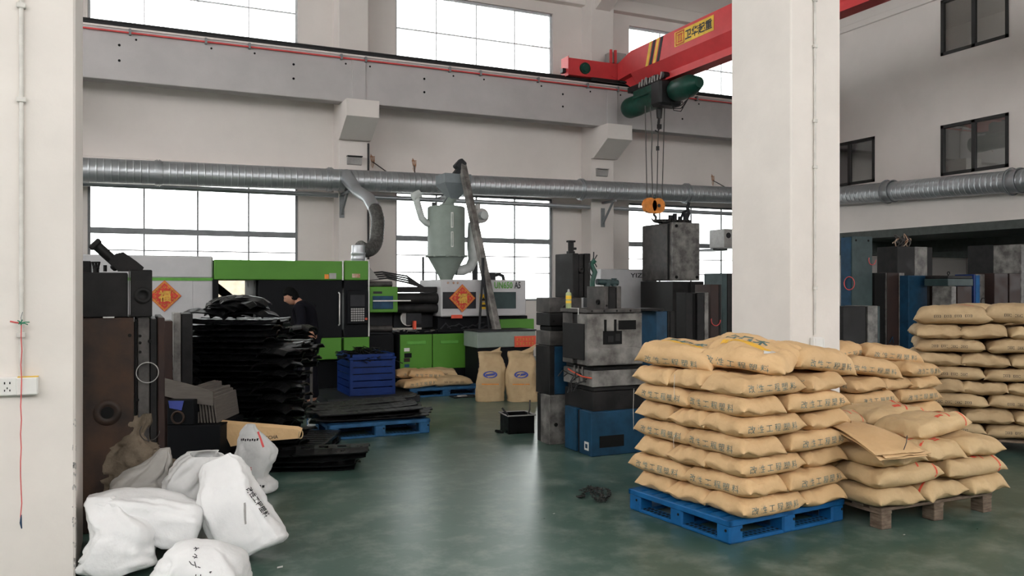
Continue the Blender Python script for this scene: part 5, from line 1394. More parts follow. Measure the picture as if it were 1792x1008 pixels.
# ---- big mould by the left pillar
Yb = 6.05
def lx(px, Y=Yb): return AY(px, 504, Y).x
x0_, x1_ = lx(112), lx(289)
t = Thing('steel_mould', 'big rusty brown mould beside the left pillar', 'mould', ((x0_ + x1_) / 2, Yb + .4, 0), 0, 'moulds by the left pillar')
zt_ = AY(200, 557, Yb).z
for (a, b, mm, ins, dz_) in ((112, 235, 'rusty', 0, 0), (235.5, 241, 'steel_dark', .02, -.01), (241, 262, 'steel', .005, .0), (262.5, 276, 'steel_dark', .015, -.01), (276, 289, 'brown', 0, .0)):
    t.part('mould_plate', MB().box(lx(a), lx(b) - .002, Yb + ins, Yb + .8 - ins, 0, zt_ + dz_, .006), M[mm], world=True)
for (px, py, r_) in ((227, 587, .012), (245, 588, .01), (245, 600, .01), (245, 616, .01), (262, 597, .012), (241, 700, .01)):
    c = AY(px, py, Yb); o = bpy.data.objects.new('bolt_hole', hole_mesh(r_)); COL.objects.link(o); o.parent = t.e; o.location = (c.x - t.e.location.x, Yb - .0 - t.e.location.y, c.z)
c = AY(188, 722, Yb)
t.part('sprue_ring', MB().lathe([(.085, 0), (.085, .008), (.05, .010), (.04, .004), (0, .004)], (c.x, Yb + .002, c.z), n=28, axis=(0, -1, 0)), M['rusty'], world=True)
t.part('sprue_hole', MB().cyl((c.x, Yb - .012, c.z), (c.x, Yb + .01, c.z), .038, n=20), M['hole'], world=True)
t.part('wire_ring', MB().torus(AY(258, 652, Yb - .03), .068, .0035, (0, 1, 0), n=30, k=6), M['lamp_grey'], world=True)
t.part('wire_ring', MB().torus(AY(262, 755, Yb - .03), .06, .003, (0, 1, 0), n=24, k=6, arc=4.2), M['steel'], world=True)
ZB = zt_
xl_, xr_ = lx(112, 6.15), lx(267, 6.15)
t = Thing('steel_mould', 'black mould with a slanting cylinder on top of the big rusty mould', 'mould', ((xl_ + xr_) / 2, 6.4, ZB), 0, 'moulds by the left pillar')
zt2 = AY(226, 472, 6.15).z
for (a, b, mm, ins, dz_) in ((112, 224, 'steel_dark', .0, -.02), (225, 227.5, 'steel', .01, 0), (228, 267, 'steel_dark', 0, .0)):
    t.part('mould_plate', MB().box(lx(a, 6.15), lx(b, 6.15) - .002, 6.15 + ins, 6.75 - ins, ZB + .003, zt2 + dz_, .006), M[mm], world=True)
c = AY(250, 517, 6.15)
t.part('locating_ring', MB().lathe([(.055, 0), (.055, .015), (.032, .017), (.03, .004), (0, .004)], (c.x - .0, 6.152, c.z), n=26, axis=(0, -1, 0)), M['steel_dark'], world=True)
t.part('bright_scrap', MB().box(lx(180, 6.1), lx(200, 6.1), 6.12, 6.16, ZB, ZB + .008), M['sticker'], world=True)
a, b = AY(166, 427, 6.3), AY(205, 462, 6.3); c2 = AY(245, 475, 6.3)
m_ = MB(); m_.cyl(a, b, .034, n=18); cy = t.part('hydraulic_cylinder', m_, M['steel_dark'], world=True)
m_ = MB(); m_.bar(a + (a - b) * .08, a + (b - a) * .12, .085, .085, .008); m_.cyl(AY(172, 425, 6.3), AY(173, 418, 6.3), .008, n=8); t.part('cylinder_cap', m_, M['steel_dark'], parent=cy, world=True)
m_ = MB(); m_.bar(b + (a - b) * .1, b + (b - a) * .14, .11, .10, .01); t.part('cylinder_flange', m_, M['steel_dark'], parent=cy, world=True)
P_ = [AY(p, q, 6.22) for p, q in ((190, 458), (202, 444), (216, 441), (240, 458), (252, 468), (249, 474), (206, 474))]
m_ = MB(); m_.prism(P_, (0, .22, 0)); t.part('slanting_bracket', m_, M['steel_dark'], world=True)
m_ = MB(); m_.cyl(AY(184, 475, 6.4), AY(184, 464, 6.4), .012, n=10); t.part('guide_pin', m_, M['steel_dark'], world=True)
m_ = MB()
for dx in (-6, 0, 6): m_.cyl(AY(168 + dx, 458, 6.45), AY(168 + dx * .6, 468, 6.45), .008, n=8)
m_.bar(AY(160, 459, 6.45), AY(175, 459, 6.45), .02, .01); m_.bar(AY(162, 469, 6.45), AY(174, 469, 6.45), .02, .014); m_.cyl(AY(168, 469, 6.45), AY(168, 477, 6.45), .02, n=8)
t.part('valve_block', m_, M['steel_dark'], world=True)
t.part('rear_block', MB().box(lx(112, 6.6), lx(160, 6.6), 6.55, 6.74, zt2 - .03, AY(150, 457, 6.6).z, .006), M['steel_dark'], world=True)
# narrow mould with pale stain behind it
t = mould('dark mould with a chalky white stain behind the big rusty mould', 300, 303, 338, 548, 720, 8.0, [(.4, 'steel_light', 0), (.6, 'steel_dark', .01)], 'x', 'moulds by the left pillar', z0=0, depth=.4)
t = mould('brown mould next to the chalky stained one, left of the black parts', 276, 277, 303, 562, 720, 7.6, [(1, 'brown', 0)], 'x', 'moulds by the left pillar', z0=0, depth=.4)

# ================================================================ BLACK MOULDED PARTS
rp_ = random.Random(3)
def panel_mesh(L, Wd, seed, curl=.03, holes=True, nx=32, ny=8):
    vs = []
    for i in range(nx + 1):
        for j in range(ny + 1):
            u = -1 + 2 * i / nx; v = -1 + 2 * j / ny
            taper = 1 - .25 * abs(u) ** 3
            x = u * L / 2 + .02 * v * u; y = v * Wd / 2 * taper + .04 * math.cos(u * 2 + seed)
            z = .030 * (1 - v * v) + curl * abs(u) ** 4 + (.007 if (j in (2, 6)) else 0)
            if i % 4 == 0 and 0 < j < ny: z += .004
            vs.append(Vector((x, y, z)))
    fs = []
    for i in range(nx):
        for j in range(ny):
            if holes and i % 4 in (1, 2) and j in (3, 4) and 3 < i < nx - 4: continue
            fs.append((i * (ny + 1) + j, (i + 1) * (ny + 1) + j, (i + 1) * (ny + 1) + j + 1, i * (ny + 1) + j + 1))
    mb = MB(); mb._add(vs, fs, False)
    loose = [v for v in mb.bm.verts if not v.link_faces]; bmesh.ops.delete(mb.bm, geom=loose, context='VERTS')
    bmesh.ops.recalc_face_normals(mb.bm, faces=mb.bm.faces)
    bmesh.ops.solidify(mb.bm, geom=mb.bm.faces[:], thickness=.012)
    me = mb.mesh('grille_panel'); me.materials.append(M['plastic_black']); return me
PM = [panel_mesh(1.26, .40, 0, .008), panel_mesh(1.18, .42, 1.2, .004), panel_mesh(1.30, .38, 2.1, .016)]
PS = [panel_mesh(.46, .30, .5, -.05, False, 14, 6), panel_mesh(.42, .28, 1.5, -.035, True, 16, 8)]
def panel(me, loc, rot, label, group):
    o = bpy.data.objects.new('grille_panel', me); COL.objects.link(o); o.location = loc; o.rotation_euler = rot
    o['label'] = label; o['category'] = 'moulded part'; o['group'] = group; return o
c = CZ(430, 504, 8.05); az = -YAW
gs = 'black plastic parts in the tall stack by the worker'
names = ['near row', 'far row']
blue_pallet((CZ(322, 504, 7.65).x, CZ(322, 504, 7.65).y, 0), az, 1.25, 1.0, 'dark pallet carrying the tall stack of black plastic parts', M['plastic_black'], .12)
NUM = ['first', 'second', 'third', 'fourth', 'fifth', 'sixth', 'seventh', 'eighth', 'ninth', 'tenth', 'eleventh', 'twelfth', 'thirteenth', 'fourteenth', 'fifteenth', 'sixteenth', 'seventeenth', 'eighteenth', 'nineteenth', 'twentieth', 'twenty-first', 'twenty-second', 'twenty-third', 'twenty-fourth', 'twenty-fifth']
PMS = [panel_mesh(.80, .40, .3, .006, nx=22), panel_mesh(.86, .38, 1.7, .012, nx=22)]
NL = 22
for row in range(2):
    for k in range(NL):
        if row == 1 and k < 13: continue
        z = .125 + k * .0545
        short = k > 17
        sway = .03 * math.sin(k * 1.3 + row) + rp_.uniform(-.035, .035) - (.07 if short else 0)
        p = c + RGT * sway + FWD * (-.19 + row * .43 + rp_.uniform(-.02, .02)); p.z = z
        lab = 'black grille panel, %s from the floor in %s of tall stack' % (NUM[k], names[row])
        panel(PMS[k % 2] if short else PM[(k + row) % 3], p, (rp_.uniform(-.02, .02), rp_.uniform(-.012, .012), az + rp_.uniform(-.05, .05) + (PI if k % 2 else 0)), lab, gs)
# shorter end pieces poking out left and right
for k in range(7):
    z = .35 + k * .105
    p = c + RGT * (-.50 + rp_.uniform(-.04, .02)) + FWD * (-.43); p.z = z
    panel(PS[k % 2], p, (rp_.uniform(-.1, .1), .10, az + .5), '%s from the floor of the short black parts sticking out left of the tall stack' % NUM[k], gs)
    p = c + RGT * (.42 + rp_.uniform(-.03, .04)) + FWD * (-.42); p.z = z + .04
    panel(PS[(k + 1) % 2], p, (rp_.uniform(-.1, .1), -.08, az - .4), '%s from the floor of the short black parts sticking out right of the tall stack' % NUM[k], gs)
ztop = .125 + NL * .0545
HEAP = ['lowest left', 'lowest middle', 'lowest right', 'second-layer left', 'second-layer right', 'third-layer left', 'third-layer right', 'topmost left', 'topmost right']
for k, lab in enumerate(HEAP):
    lv = 0 if k < 3 else (k - 1) // 2
    dx = (-.30, -.10, .12)[k] if k < 3 else (-.17 + .03 * lv if k % 2 else .02 + .01 * lv)
    p = c + RGT * dx + FWD * (-.17 + .03 * math.sin(k * 2)); p.z = ztop + .045 + .042 * lv
    panel(PS[k % 2], p, (.10 * math.sin(k * 1.7), .07 * math.cos(k * 2.3), az + .45 * math.sin(k * 1.9)), lab + ' of the glossy black parts heaped on the tall stack', gs)
# low parts spread on the floor under and right of the stack
for k in range(4):
    p = CZ(500 + k * 6, 504, 7.35 - k * .03); p.z = .012 + .05 * k
    panel(PM[k % 3], (p.x, p.y, p.z), (0, 0, az + .12 + k * .04), ('lowest', 'second lowest', 'third lowest', 'fourth lowest')[k] + ' of the black panels spread on the floor before the tall stack', gs)

# parts on the worn blue pallet
blue_pallet((1.86, 8.66, 0), 0.02, 1.14, 1.05, 'worn blue pallet with flat black parts on the open floor', M['blue_pallet_old'], .16)
gp = 'flat black parts on the worn blue pallet'
for k in range(7):
    p = Vector((2.42 + rp_.uniform(-.06, .06), 8.86 + .11 * k, .165 + .006 * (k % 3)))
    panel(PM[k % 3], p, (R(-12), 0, rp_.uniform(-.06, .06)), '%s flat black panel from the front on the worn blue pallet' % ('first', 'second', 'third', 'fourth', 'fifth', 'sixth', 'seventh')[k], gp)
for k in range(5):
    p = Vector((2.40 + rp_.uniform(-.1, .1), 8.95 + .13 * k, .225 + .012 * k))
    panel(PM[(k + 1) % 3], p, (R(-10), 0, .1 + rp_.uniform(-.08, .08)), '%s black panel in the upper layer on the worn blue pallet' % ('front', 'second', 'middle', 'fourth', 'rear')[k], gp)

# ---------------------------------------------------------------- blue crate with strips
a = AY(612, 690, 11.45)
x0_, x1_ = AY(612, 690, 11.35).x, AY(692, 690, 11.35).x
rawd = x0_ * ray(590, 504).y / ray(590, 504).x - 11.35
cr_d = min(.9, rawd); zb = .10; ztp = AY(650, 625, 11.35).z
t = Thing('plastic_crate', 'blue slatted plastic crate heaped with black strips by the machine', 'crate', ((x0_ + x1_) / 2, 11.35 + cr_d / 2, zb))
w, d, h = (x1_ - x0_) / 2, cr_d / 2, ztp - zb
for (sx, sy) in ((-1, -1), (1, -1), (1, 1), (-1, 1)):
    t.part('corner_post', MB().box(min(sx * w, sx * (w - .05)), max(sx * w, sx * (w - .05)), min(sy * d, sy * (d - .05)), max(sy * d, sy * (d - .05)), 0, h, .006), M['crate_blue'])
for k in range(6):
    z = .02 + k * (h - .06) / 5
    for sy in (-1, 1): t.part('side_slat', MB().box(-w + .04, w - .04, sy * d - .012 * (sy > 0) - .0, sy * d + .012 * (sy < 0), z, z + h / 6 * .93, .003), M['crate_blue'])
    for sx in (-1, 1): t.part('side_slat', MB().box(sx * w - .012 * (sx > 0), sx * w + .012 * (sx < 0), -d + .04, d - .04, z, z + h / 6 * .93, .003), M['crate_blue'])
t.part('rim', MB().box(-w - .01, w + .01, -d - .01, -d + .03, h - .035, h, .006).box(-w - .01, w + .01, d - .03, d + .01, h - .035, h, .006).box(-w - .01, -w + .03, -d, d, h - .035, h, .006).box(w - .03, w + .01, -d, d, h - .035, h, .006), M['crate_blue'])
t.part('crate_floor', MB().box(-w, w, -d, d, 0, .02), M['crate_blue'])
m_ = MB(); m_.box(-w + .02, w - .02, -d + .02, d - .02, h * .5, h * .93)
for k in range(150):
    x, y = rp_.uniform(-w * .9, w * .9), rp_.uniform(-d * .85, d * .85)
    z = h * .92 + .17 * (1 - (x / w) ** 2) * (1 - (y / d) ** 2) * rp_.random()
    an = rp_.uniform(0, PI); q = Vector((math.cos(an), math.sin(an), rp_.uniform(-.25, .35))) * rp_.uniform(.08, .22)
    p = Vector((x, y, z)); m_.tube([p - q, p + Vector((0, 0, .015)), p + q], .007, 4)
m_.mesh_label = 1
o = link('plastic_strips', m_, M['plastic_black']); o.location = t.e.location; o['label'] = 'tangle of thin black plastic strips heaped in the blue crate'; o['category'] = 'plastic strips'; o['kind'] = 'stuff'
single('base_board', MB().box(x0_ - .35, x1_ + .3, 11.15, 12.4, 0, .095, .005), M['m_grey'], 'grey board on the floor under the blue slatted crate', 'board')

# sacks on the far pallet
blue_pallet((AY(702, 690, 11.95).x, 11.55, 0), -.03, 1.15, .95, 'worn blue pallet under flattened sacks at the machine', M['blue_pallet_old'], .13)
gf = 'flattened sacks on the far blue pallet'
xs0 = AY(700, 690, 11.8).x
for k, (x, y, z, rz_, lab) in enumerate(((.26, .12, .133, .1, 'plump tan sack at the left front of the far blue pallet'), (.78, .14, .133, -.05, 'flat tan sack at the right front of the far blue pallet'),
        (.20, .45, .24, .3, 'tan sack with dark fold at the left rear of the far blue pallet'), (.70, .52, .22, -.25, 'crumpled tan sack at the right rear of the far blue pallet'), (.42, .30, .23, .0, 'half empty tan sack in the middle of the far blue pallet'))):
    (RR if k % 2 else FR)[k].put((xs0 + x, 11.66 + y, z), (0, rs.uniform(-.1, .1), rz_), lab, gf)

# two filled sacks standing upright with open tops
def soft_sack(rings, n=36, seed=1, fold=.02, m_=None, closed_top=False, freq=5, closed=True):
    """rings: (centre, half width, half depth, turn); noise folds run along the sack."""
    fine = []; S_ = 5
    for i in range(len(rings) - 1):
        R0, R1, R2, R3 = rings[max(i - 1, 0)], rings[i], rings[i + 1], rings[min(i + 2, len(rings) - 1)]
        def cat(a, b, c_, d_, u): return .5 * ((b * 2) + (c_ - a) * u + (a * 2 - b * 5 + c_ * 4 - d_) * u * u + (b * 3 - a - c_ * 3 + d_) * u ** 3)
        for k in range(S_):
            u = k / S_
            fine.append((cat(*[Vector(q[0]) for q in (R0, R1, R2, R3)], u), max(.002, cat(R0[1], R1[1], R2[1], R3[1], u)), max(.002, cat(R0[2], R1[2], R2[2], R3[2], u)), cat(R0[3], R1[3], R2[3], R3[3], u)))
    fine.append((Vector(rings[-1][0]),) + tuple(rings[-1][1:]))
    n = 64; rings = fine
    mb = MB(); V = []; m = len(rings)
    for i, (cc, a, b, tn) in enumerate(rings):
        cc = Vector(cc); f_i = i / m
        for k in range(n):
            an = 2 * PI * k / n
            ca, sa = math.cos(an), math.sin(an)
            x = a * spow(ca, .62); y = b * spow(sa, .62)
            f = fold * (.35 + .65 * f_i)
            s_ = 1 + f * 3 * noise.noise(Vector((ca * 2.2, sa * 2.2, f_i * 2.4 + seed * 7))) + f * 1.3 * math.sin(an * freq + seed + f_i * 3) * f_i
            P3 = Vector((x, y, cc.z))
            w_ = noise.noise(P3 * 6 + Vector((seed, 0, 0)))
            r1 = max(0, 1 - 2.6 * abs(noise.noise(P3 * 7 + Vector((w_, w_, seed * 1.3))))) ** 2
            r2 = max(0, 1 - 2.6 * abs(noise.noise(P3 * 15 + Vector((seed, w_ * 2, 4))))) ** 2
            s_ -= fold * (1.7 * r1 + .8 * r2) * min(1, 3 * f_i + .3)
            p = Matrix.Rotation(tn, 3, 'Z') @ Vector((x * s_, y * s_, fold * .35 * w_)) + Vector((.25 * a * noise.noise(Vector((f_i * 3, seed, 0))), .2 * b * noise.noise(Vector((f_i * 3, seed, 5))), 0))
            V.append(cc + p)
    Fc = []
    for i in range(m - 1):
        for k in range(n):
            k2 = (k + 1) % n; Fc.append((i * n + k, i * n + k2, (i + 1) * n + k2, (i + 1) * n + k))
    V.append(Vector(rings[0][0])); Fc += [(len(V) - 1, (k + 1) % n, k) for k in range(n)]
    if closed_top:
        V.append(Vector(rings[-1][0])); b0 = (m - 1) * n; Fc += [(len(V) - 1, b0 + k, b0 + (k + 1) % n) for k in range(n)]
    mb._add(V, Fc, True)
    bmesh.ops.recalc_face_normals(mb.bm, faces=mb.bm.faces)
    if not closed_top: bmesh.ops.solidify(mb.bm, geom=mb.bm.faces[:], thickness=.003)
    return mb, BVHTree.FromPolygons(V, Fc)
gk = 'open kraft sacks standing by the material box'
for k, (pl_, pr_, yt, lab, seed) in enumerate(((833, 884, 612, 'left standing kraft sack with blue emblem and crumpled open top', 2), (884, 940, 612, 'right standing kraft sack with blue emblem and folded open top', 5))):
    zc_ = 11.75; p = CZ((pl_ + pr_) / 2, 504, zc_); w = (pr_ - pl_) / 2 * zc_ / 1449
    hh = (698 - yt) * zc_ / 1449
    rings = [((0, 0, 0), w * .9, w * .6, 0), ((0, 0, .02), w * 1.0, w * .68, 0), ((0, 0, hh * .3), w * 1.0, w * .72, 0), ((0, 0, hh * .6), w * .95, w * .62, 0), ((.01, 0, hh * .8), w * .85, w * .45, .1), ((.0, 0, hh * .92), w * .8, w * .4, .15), ((0, 0, hh), w * .85, w * .42, .1)]
    mb, bvh = soft_sack(rings, seed=seed, fold=.045)
    t = Thing('kraft_sack', lab, 'sack', (p.x, p.y, 0), az, gk)
    t.part('sack_body', mb, M['kraft_dull'])
    g = [Vector((.1 * math.cos(q * PI / 9), .05 * math.sin(q * PI / 9), 0)) for q in range(18)]; g2 = [v * .72 for v in g]
    pm = project(bvh, g + g2, [(q, (q + 1) % 18, 18 + (q + 1) % 18, 18 + q) for q in range(18)], (0, 0, hh * .55), (1, 0, 0), (0, 0, 1), (0, -1, 0), lift=.003)
    t.part('blue_emblem', pm, M['ink_blue'])
    g = grid_patch(.13, .03, 6, 1); t.part('blue_emblem', project(bvh, *g, (0, 0, hh * .55), (1, 0, .12), (0, 0, 1), (0, -1, 0), lift=.003), M['ink_blue'])
    tv = text_mesh('复合材料', .045, .2, bold=.03); t.part('printed_text', project(bvh, *tv, (0, 0, hh * .70), (1, 0, 0), (0, 0, 1), (0, -1, 0), lift=.003), M['ink_blue']) if False else None
    g = grid_patch(.24, .014, 8, 1); t.part('orange_line', project(bvh, *g, (0, 0, hh * .36), (1, 0, 0), (0, 0, 1), (0, -1, 0), lift=.003), M['orange'])
    m_ = MB(); m_.prism([(-.12, .02, hh * .95), (.0, .04, hh * 1.0), (.1, .02, hh * 1.06), (w * .95, .02, hh * 1.16) if k == 1 else (w * .7, .02, hh * 1.1), (w * .6, .02, hh * .92)], (0, .006, 0)); t.part('torn_flap', m_, M['kraft_dull'])

# ================================================================ WHITE AND BROWN SACKS, FRONT LEFT
gw = 'woven sacks heaped by the left pillar'
def woven(label, px, py, zc_, rings, m_, seed, fold=.05, rot=(0, 0, 0), z=None, closed=False, cat='sack', freq=5, grp=gw):
    p = CZ(px, py, zc_); zz = p.z if z is None else z
    mb, bvh = soft_sack([((r[0], r[1], r[2]), r[3], r[4], r[5] if len(r) > 5 else 0) for r in rings], seed=seed, fold=fold, closed_top=closed, freq=freq, n=44)
    e = Thing('woven_sack', label, cat, (p.x, p.y, zz), group=grp, rot=(rot[0], rot[1], rot[2] + az))
    e.part('sack_body', mb, m_)
    e.bvh = bvh
    return e
# A: the big bright sack leaning left
A = woven('tall bright white sack leaning left at the right of the heap', 445, 504, 4.86,
          [(0, 0, 0, .175, .09), (0, 0, .03, .205, .125), (.0, 0, .12, .20, .14), (0, 0, .27, .185, .14), (-.0, 0, .40, .17, .12), (-.005, .0, .49, .15, .085), (-.01, .0, .56, .125, .04), (-.015, 0, .61, .085, .006)], M['woven_white'], 3, .055, (R(-6), R(-23), 0), z=.04)
tv = text_mesh('改性工程塑料', .04, .20, bold=.02)
A.part('side_print', project(A.bvh, *tv, (.12, 0, .27), (.25, 0, -1), (1, 0, .1), (.45, -1, 0), lift=.003), M['ink_black'])
A.part('side_print', project(A.bvh, *grid_patch(.012, .12, 1, 6), (.06, 0, .24), (1, 0, 0), (.3, 0, 1), (.2, -1, 0), lift=.003), M['lamp_grey'])
# B: open milky sack behind A
woven('open milky plastic sack gaping behind the tall white one', 330, 504, 5.15,
      [(0, 0, 0, .10, .09), (0, 0, .04, .15, .13), (-.01, 0, .14, .165, .15), (-.03, 0, .25, .16, .14), (-.03, 0, .33, .15, .12, .2), (-.01, .0, .41, .15, .10, .3), (.03, .03, .49, .13, .09, .4), (.06, .05, .54, .10, .06, .4)], M['woven_film'], 7, .09, (R(10), R(6), 0), z=.04, freq=4)
# C: lying white sack
woven('plump white sack lying on its side in the middle of the heap', 352, 924, 4.84,
      [(0, 0, 0, .05, .08), (0, 0, .03, .12, .14), (0, 0, .17, .145, .17), (0, 0, .34, .135, .165), (0, 0, .48, .10, .14), (0, 0, .58, .05, .12), (0, 0, .64, .012, .10)], M['woven_white'], 12, .06, (0, R(-72), R(14)), closed=True)
# D: sack against the pillar
D = woven('large white sack slumped against the left pillar in front', 214, 504, 4.60,
      [(0, 0, 0, .14, .11), (0, 0, .03, .205, .14), (.0, 0, .11, .205, .15), (0, 0, .20, .18, .14), (-.02, 0, .28, .145, .11), (-.04, 0, .34, .115, .07), (-.06, 0, .39, .10, .045), (-.08, 0, .43, .07, .02)], M['woven_white'], 17, .07, (R(-8), R(-7), R(8)), z=.02, closed=True)
# E: front sack with handwriting
E_ = woven('rounded white sack with black handwriting, foremost in the heap', 352, 1000, 4.28,
      [(0, 0, 0, .08, .06), (0, 0, .015, .19, .15), (0, 0, .07, .24, .19), (0, 0, .15, .235, .18), (0, 0, .225, .18, .14), (0, 0, .265, .10, .07), (0, 0, .28, .02, .02)], M['woven_white'], 23, .06, (R(14), R(8), .2), z=-.0 + .02, closed=True)
hand = MB()
def stroke(pts, w=.004):
    vs, fs = [], []
    for i in range(len(pts) - 1):
        a, b = Vector(pts[i]), Vector(pts[i + 1]); n_s = 3
        d_ = (b - a); q = Vector((-d_.y, d_.x)).normalized() * w / 2
        b0 = len(vs); vs += [Vector((*(a - q), 0)), Vector((*(b - q), 0)), Vector((*(b + q), 0)), Vector((*(a + q), 0))]; fs.append((b0, b0 + 1, b0 + 2, b0 + 3))
    return vs, fs
SV, SF = [], []
for pts in ([(-.05, .11), (-.04, .10), (-.045, .085)], [(-.055, .10), (-.03, .105)], [(-.045, .07), (-.03, .06), (-.04, .045)], [(-.05, .055), (-.025, .05)], [(-.06, .03), (-.045, .015), (-.03, .01)], [(-.035, .03), (-.02, .0)], [(-.015, .005), (.0, .0)], [(-.03, -.04), (.03, -.045)], [(-.015, -.03), (-.012, -.06)], [(.008, -.03), (.012, -.06)], [(-.035, -.075), (.0, -.07), (.04, -.075)], [(.045, -.02), (.055, -.015), (.05, -.025)]):
    a, b = stroke(pts); o_ = len(SV); SV += a; SF += [tuple(i + o_ for i in f) for f in b]
E_.part('handwriting', project(E_.bvh, SV, SF, (0, -.03, .1), (1, 0, 0), (0, .8, .5), (0, -.7, .9), lift=.003), M['ink_black'])
# F: grey translucent sack
woven('grey translucent sack with a tall pointed lip behind the heap', 236, 504, 5.12,
      [(0, 0, 0, .10, .08), (0, 0, .05, .16, .13), (0, 0, .17, .18, .15), (.01, 0, .28, .19, .13), (.03, 0, .36, .18, .10), (.06, 0, .44, .13, .07), (.10, 0, .50, .08, .04), (.135, 0, .57, .03, .015)], M['woven_grey'], 29, .10, (R(-5), R(3), .3), z=.02, freq=3)
# G: brown tied sacks
woven('dirty brown sack tied at the neck beside the big rusty mould', 228, 504, 5.55,
      [(0, 0, 0, .12, .10), (0, 0, .06, .19, .15), (0, 0, .20, .21, .16), (0, 0, .34, .205, .15), (0, 0, .46, .20, .14), (0, 0, .53, .17, .12), (.0, 0, .575, .12, .09), (.01, 0, .61, .075, .055), (.02, 0, .65, .08, .055), (.03, 0, .70, .085, .05), (.045, 0, .74, .06, .03)], M['woven_brown'], 31, .11, (0, R(2), 0), z=.02, closed=True, freq=7)
woven('crumpled brown sack pressed against the left pillar', 158, 504, 5.62,
      [(0, 0, 0, .12, .10), (0, 0, .06, .17, .14), (0, 0, .2, .18, .15), (0, 0, .33, .17, .14), (.02, 0, .43, .13, .10), (.0, 0, .49, .07, .05), (-.02, 0, .54, .04, .03)], M['woven_brown'], 37, .12, (0, 0, 0), z=.02, closed=True, freq=6)
woven('low brown sack peeping out right of the grey translucent one', 286, 504, 5.5,
      [(0, 0, 0, .08, .08), (0, 0, .06, .12, .11), (0, 0, .2, .13, .12), (0, 0, .34, .12, .11), (0, 0, .42, .07, .07), (0, 0, .44, .01, .01)], M['woven_brown'], 41, .08, (0, 0, 0), z=.02, closed=True)
single('blue_tape', MB().box(-.03, .03, -.004, .004, -.012, .012, .002), M['blue_tape'], 'scrap of bright blue tape between the white sacks', 'tape', loc=CZ(328, 917, 4.72), rz=.4)
# H: striped bag hanging before the black parts
H_ = woven('white bag with pink stripes standing before the black parts', 446, 504, 6.45,
      [(0, 0, 0, .12, .08), (0, 0, .02, .155, .10), (0, 0, .08, .16, .10), (-.02, 0, .14, .13, .09), (-.015, 0, .24, .17, .09), (.0, 0, .34, .165, .08), (-.01, 0, .42, .12, .06), (-.03, 0, .50, .06, .035), (-.03, 0, .54, .035, .015)], M['woven_film'], 43, .07, (0, 0, 0), z=.0, closed=True, grp='bags before the black parts', freq=4)
for (z, w_, dx) in ((.22, .15, -.07), (.205, .15, -.07)): H_.part('pink_stripe', project(H_.bvh, *grid_patch(w_, .007, 8, 1), (dx, 0, z), (1, 0, 0), (0, 0, 1), (0, -1, 0), lift=.003), M['pink_string'])
H_.part('pink_stripe', project(H_.bvh, *grid_patch(.2, .012, 8, 1), (.04, 0, .46), (.55, 0, -1), (1, 0, .5), (0, -1, 0), lift=.003), M['pink_string'])
H_.part('printed_text', project(H_.bvh, *text_mesh('塑料包装袋', .022, .12), (-.03, 0, .43), (1, 0, -.06), (0, 0, 1), (0, -1, 0), lift=.003), M['ink_black']) if False else None
for k in range(8): H_.part('print_mark', project(H_.bvh, *grid_patch(.012, .016, 1, 1), (-.09 + k * .018, 0, .425 + .003 * (k % 2)), (1, 0, 0), (0, 0, 1), (0, -1, 0), lift=.003), M['m_grey'])
for k in range(9): H_.part('print_mark', project(H_.bvh, *grid_patch(.016, .02, 1, 1), (-.10 + k * .024, 0, .075 + .004 * (k % 2)), (1, 0, 0), (0, 0, 1), (0, -1, 0), lift=.003), M['m_grey'])
# kraft tube lying across the black parts
a, b = CZ(392, 765, 7.05), CZ(532, 753, 7.2)
t = Thing('kraft_wrapper', 'flattened tan paper sack lying across the low black parts', 'sack', a.lerp(b, .5), az, 'bags before the black parts')
ln = (b - a).length / 2
pts = [(-ln - .03, .0, .10), (ln * .9, .0, .045), (ln, 0, .03), (ln * .95, 0, -.03), (-.05, 0, -.06), (-ln + .06, 0, -.10)]
m_ = MB(); m_.prism([(p_[0], p_[1] - .06, p_[2]) for p_ in pts], (0, .05, .02)); t.part('paper_body', m_, M['kraft'])
m_ = MB(); m_.torus((ln * .97, -.035, .0), .034, .006, (1, -.3, 0), n=16, k=6); t.part('open_end', m_, M['kraft_dull'])
put = MB(); put_text(put, 'PECCHA', .03, (.06, -.064, -.022), (1, 0, .10), (-.1, 0, 1), width=.15, bold=.01); t.part('lettering', put, M['ink_black'])
# small bag by the rack
woven('small crumpled white bag on the floor left of the worn blue pallet', 557, 504, 9.4, [(0, 0, 0, .10, .08), (0, 0, .03, .14, .10), (0, 0, .10, .12, .09), (-.02, 0, .18, .07, .05), (-.03, 0, .24, .03, .02), (-.02, 0, .28, .02, .01)], M['woven_film'], 51, .12, (0, 0, 0), z=0, closed=True, grp='bags before the black parts')

# ---------------------------------------------------------------- boards left of the black parts
t = Thing('cardboard_stack', 'stack of grey cardboard sheets standing on edge left of the black parts', 'cardboard', CZ(345, 504, 7.0) * Vector((1, 1, 0)) if False else (CZ(345, 504, 7.0).x, CZ(345, 504, 7.0).y, 0), az)
zt_ = 1.6 - (664 - 504) * 7.0 / 1449
for k in range(8):
    x = -.02 + k * .026
    hgt = zt_ - .012 * k - .05 - rp_.uniform(0, .03)
    m_ = MB(); m_.prism([(x, 0, .46), (x + .012, 0, .46), (x + .012 - .03, .0, hgt), (x - .03, .0, hgt + .006)], (0, .55, 0)); t.part('cardboard_sheet', m_, M['card'])
m_ = MB(); m_.prism([(-.30, -.02, zt_ + .02), (-.02, -.02, zt_ - .05), (.14, -.02, zt_ - .10), (.14, -.02, zt_ - .22), (-.02, -.02, zt_ - .20), (-.30, -.02, zt_ - .13)], (0, .016, 0)); t.part('front_board', m_, M['card'])
t = Thing('printed_carton', 'dark blue carton with an orange ring print below the cardboard sheets', 'carton', (CZ(322, 504, 6.9).x, CZ(322, 504, 6.9).y, 0), az)
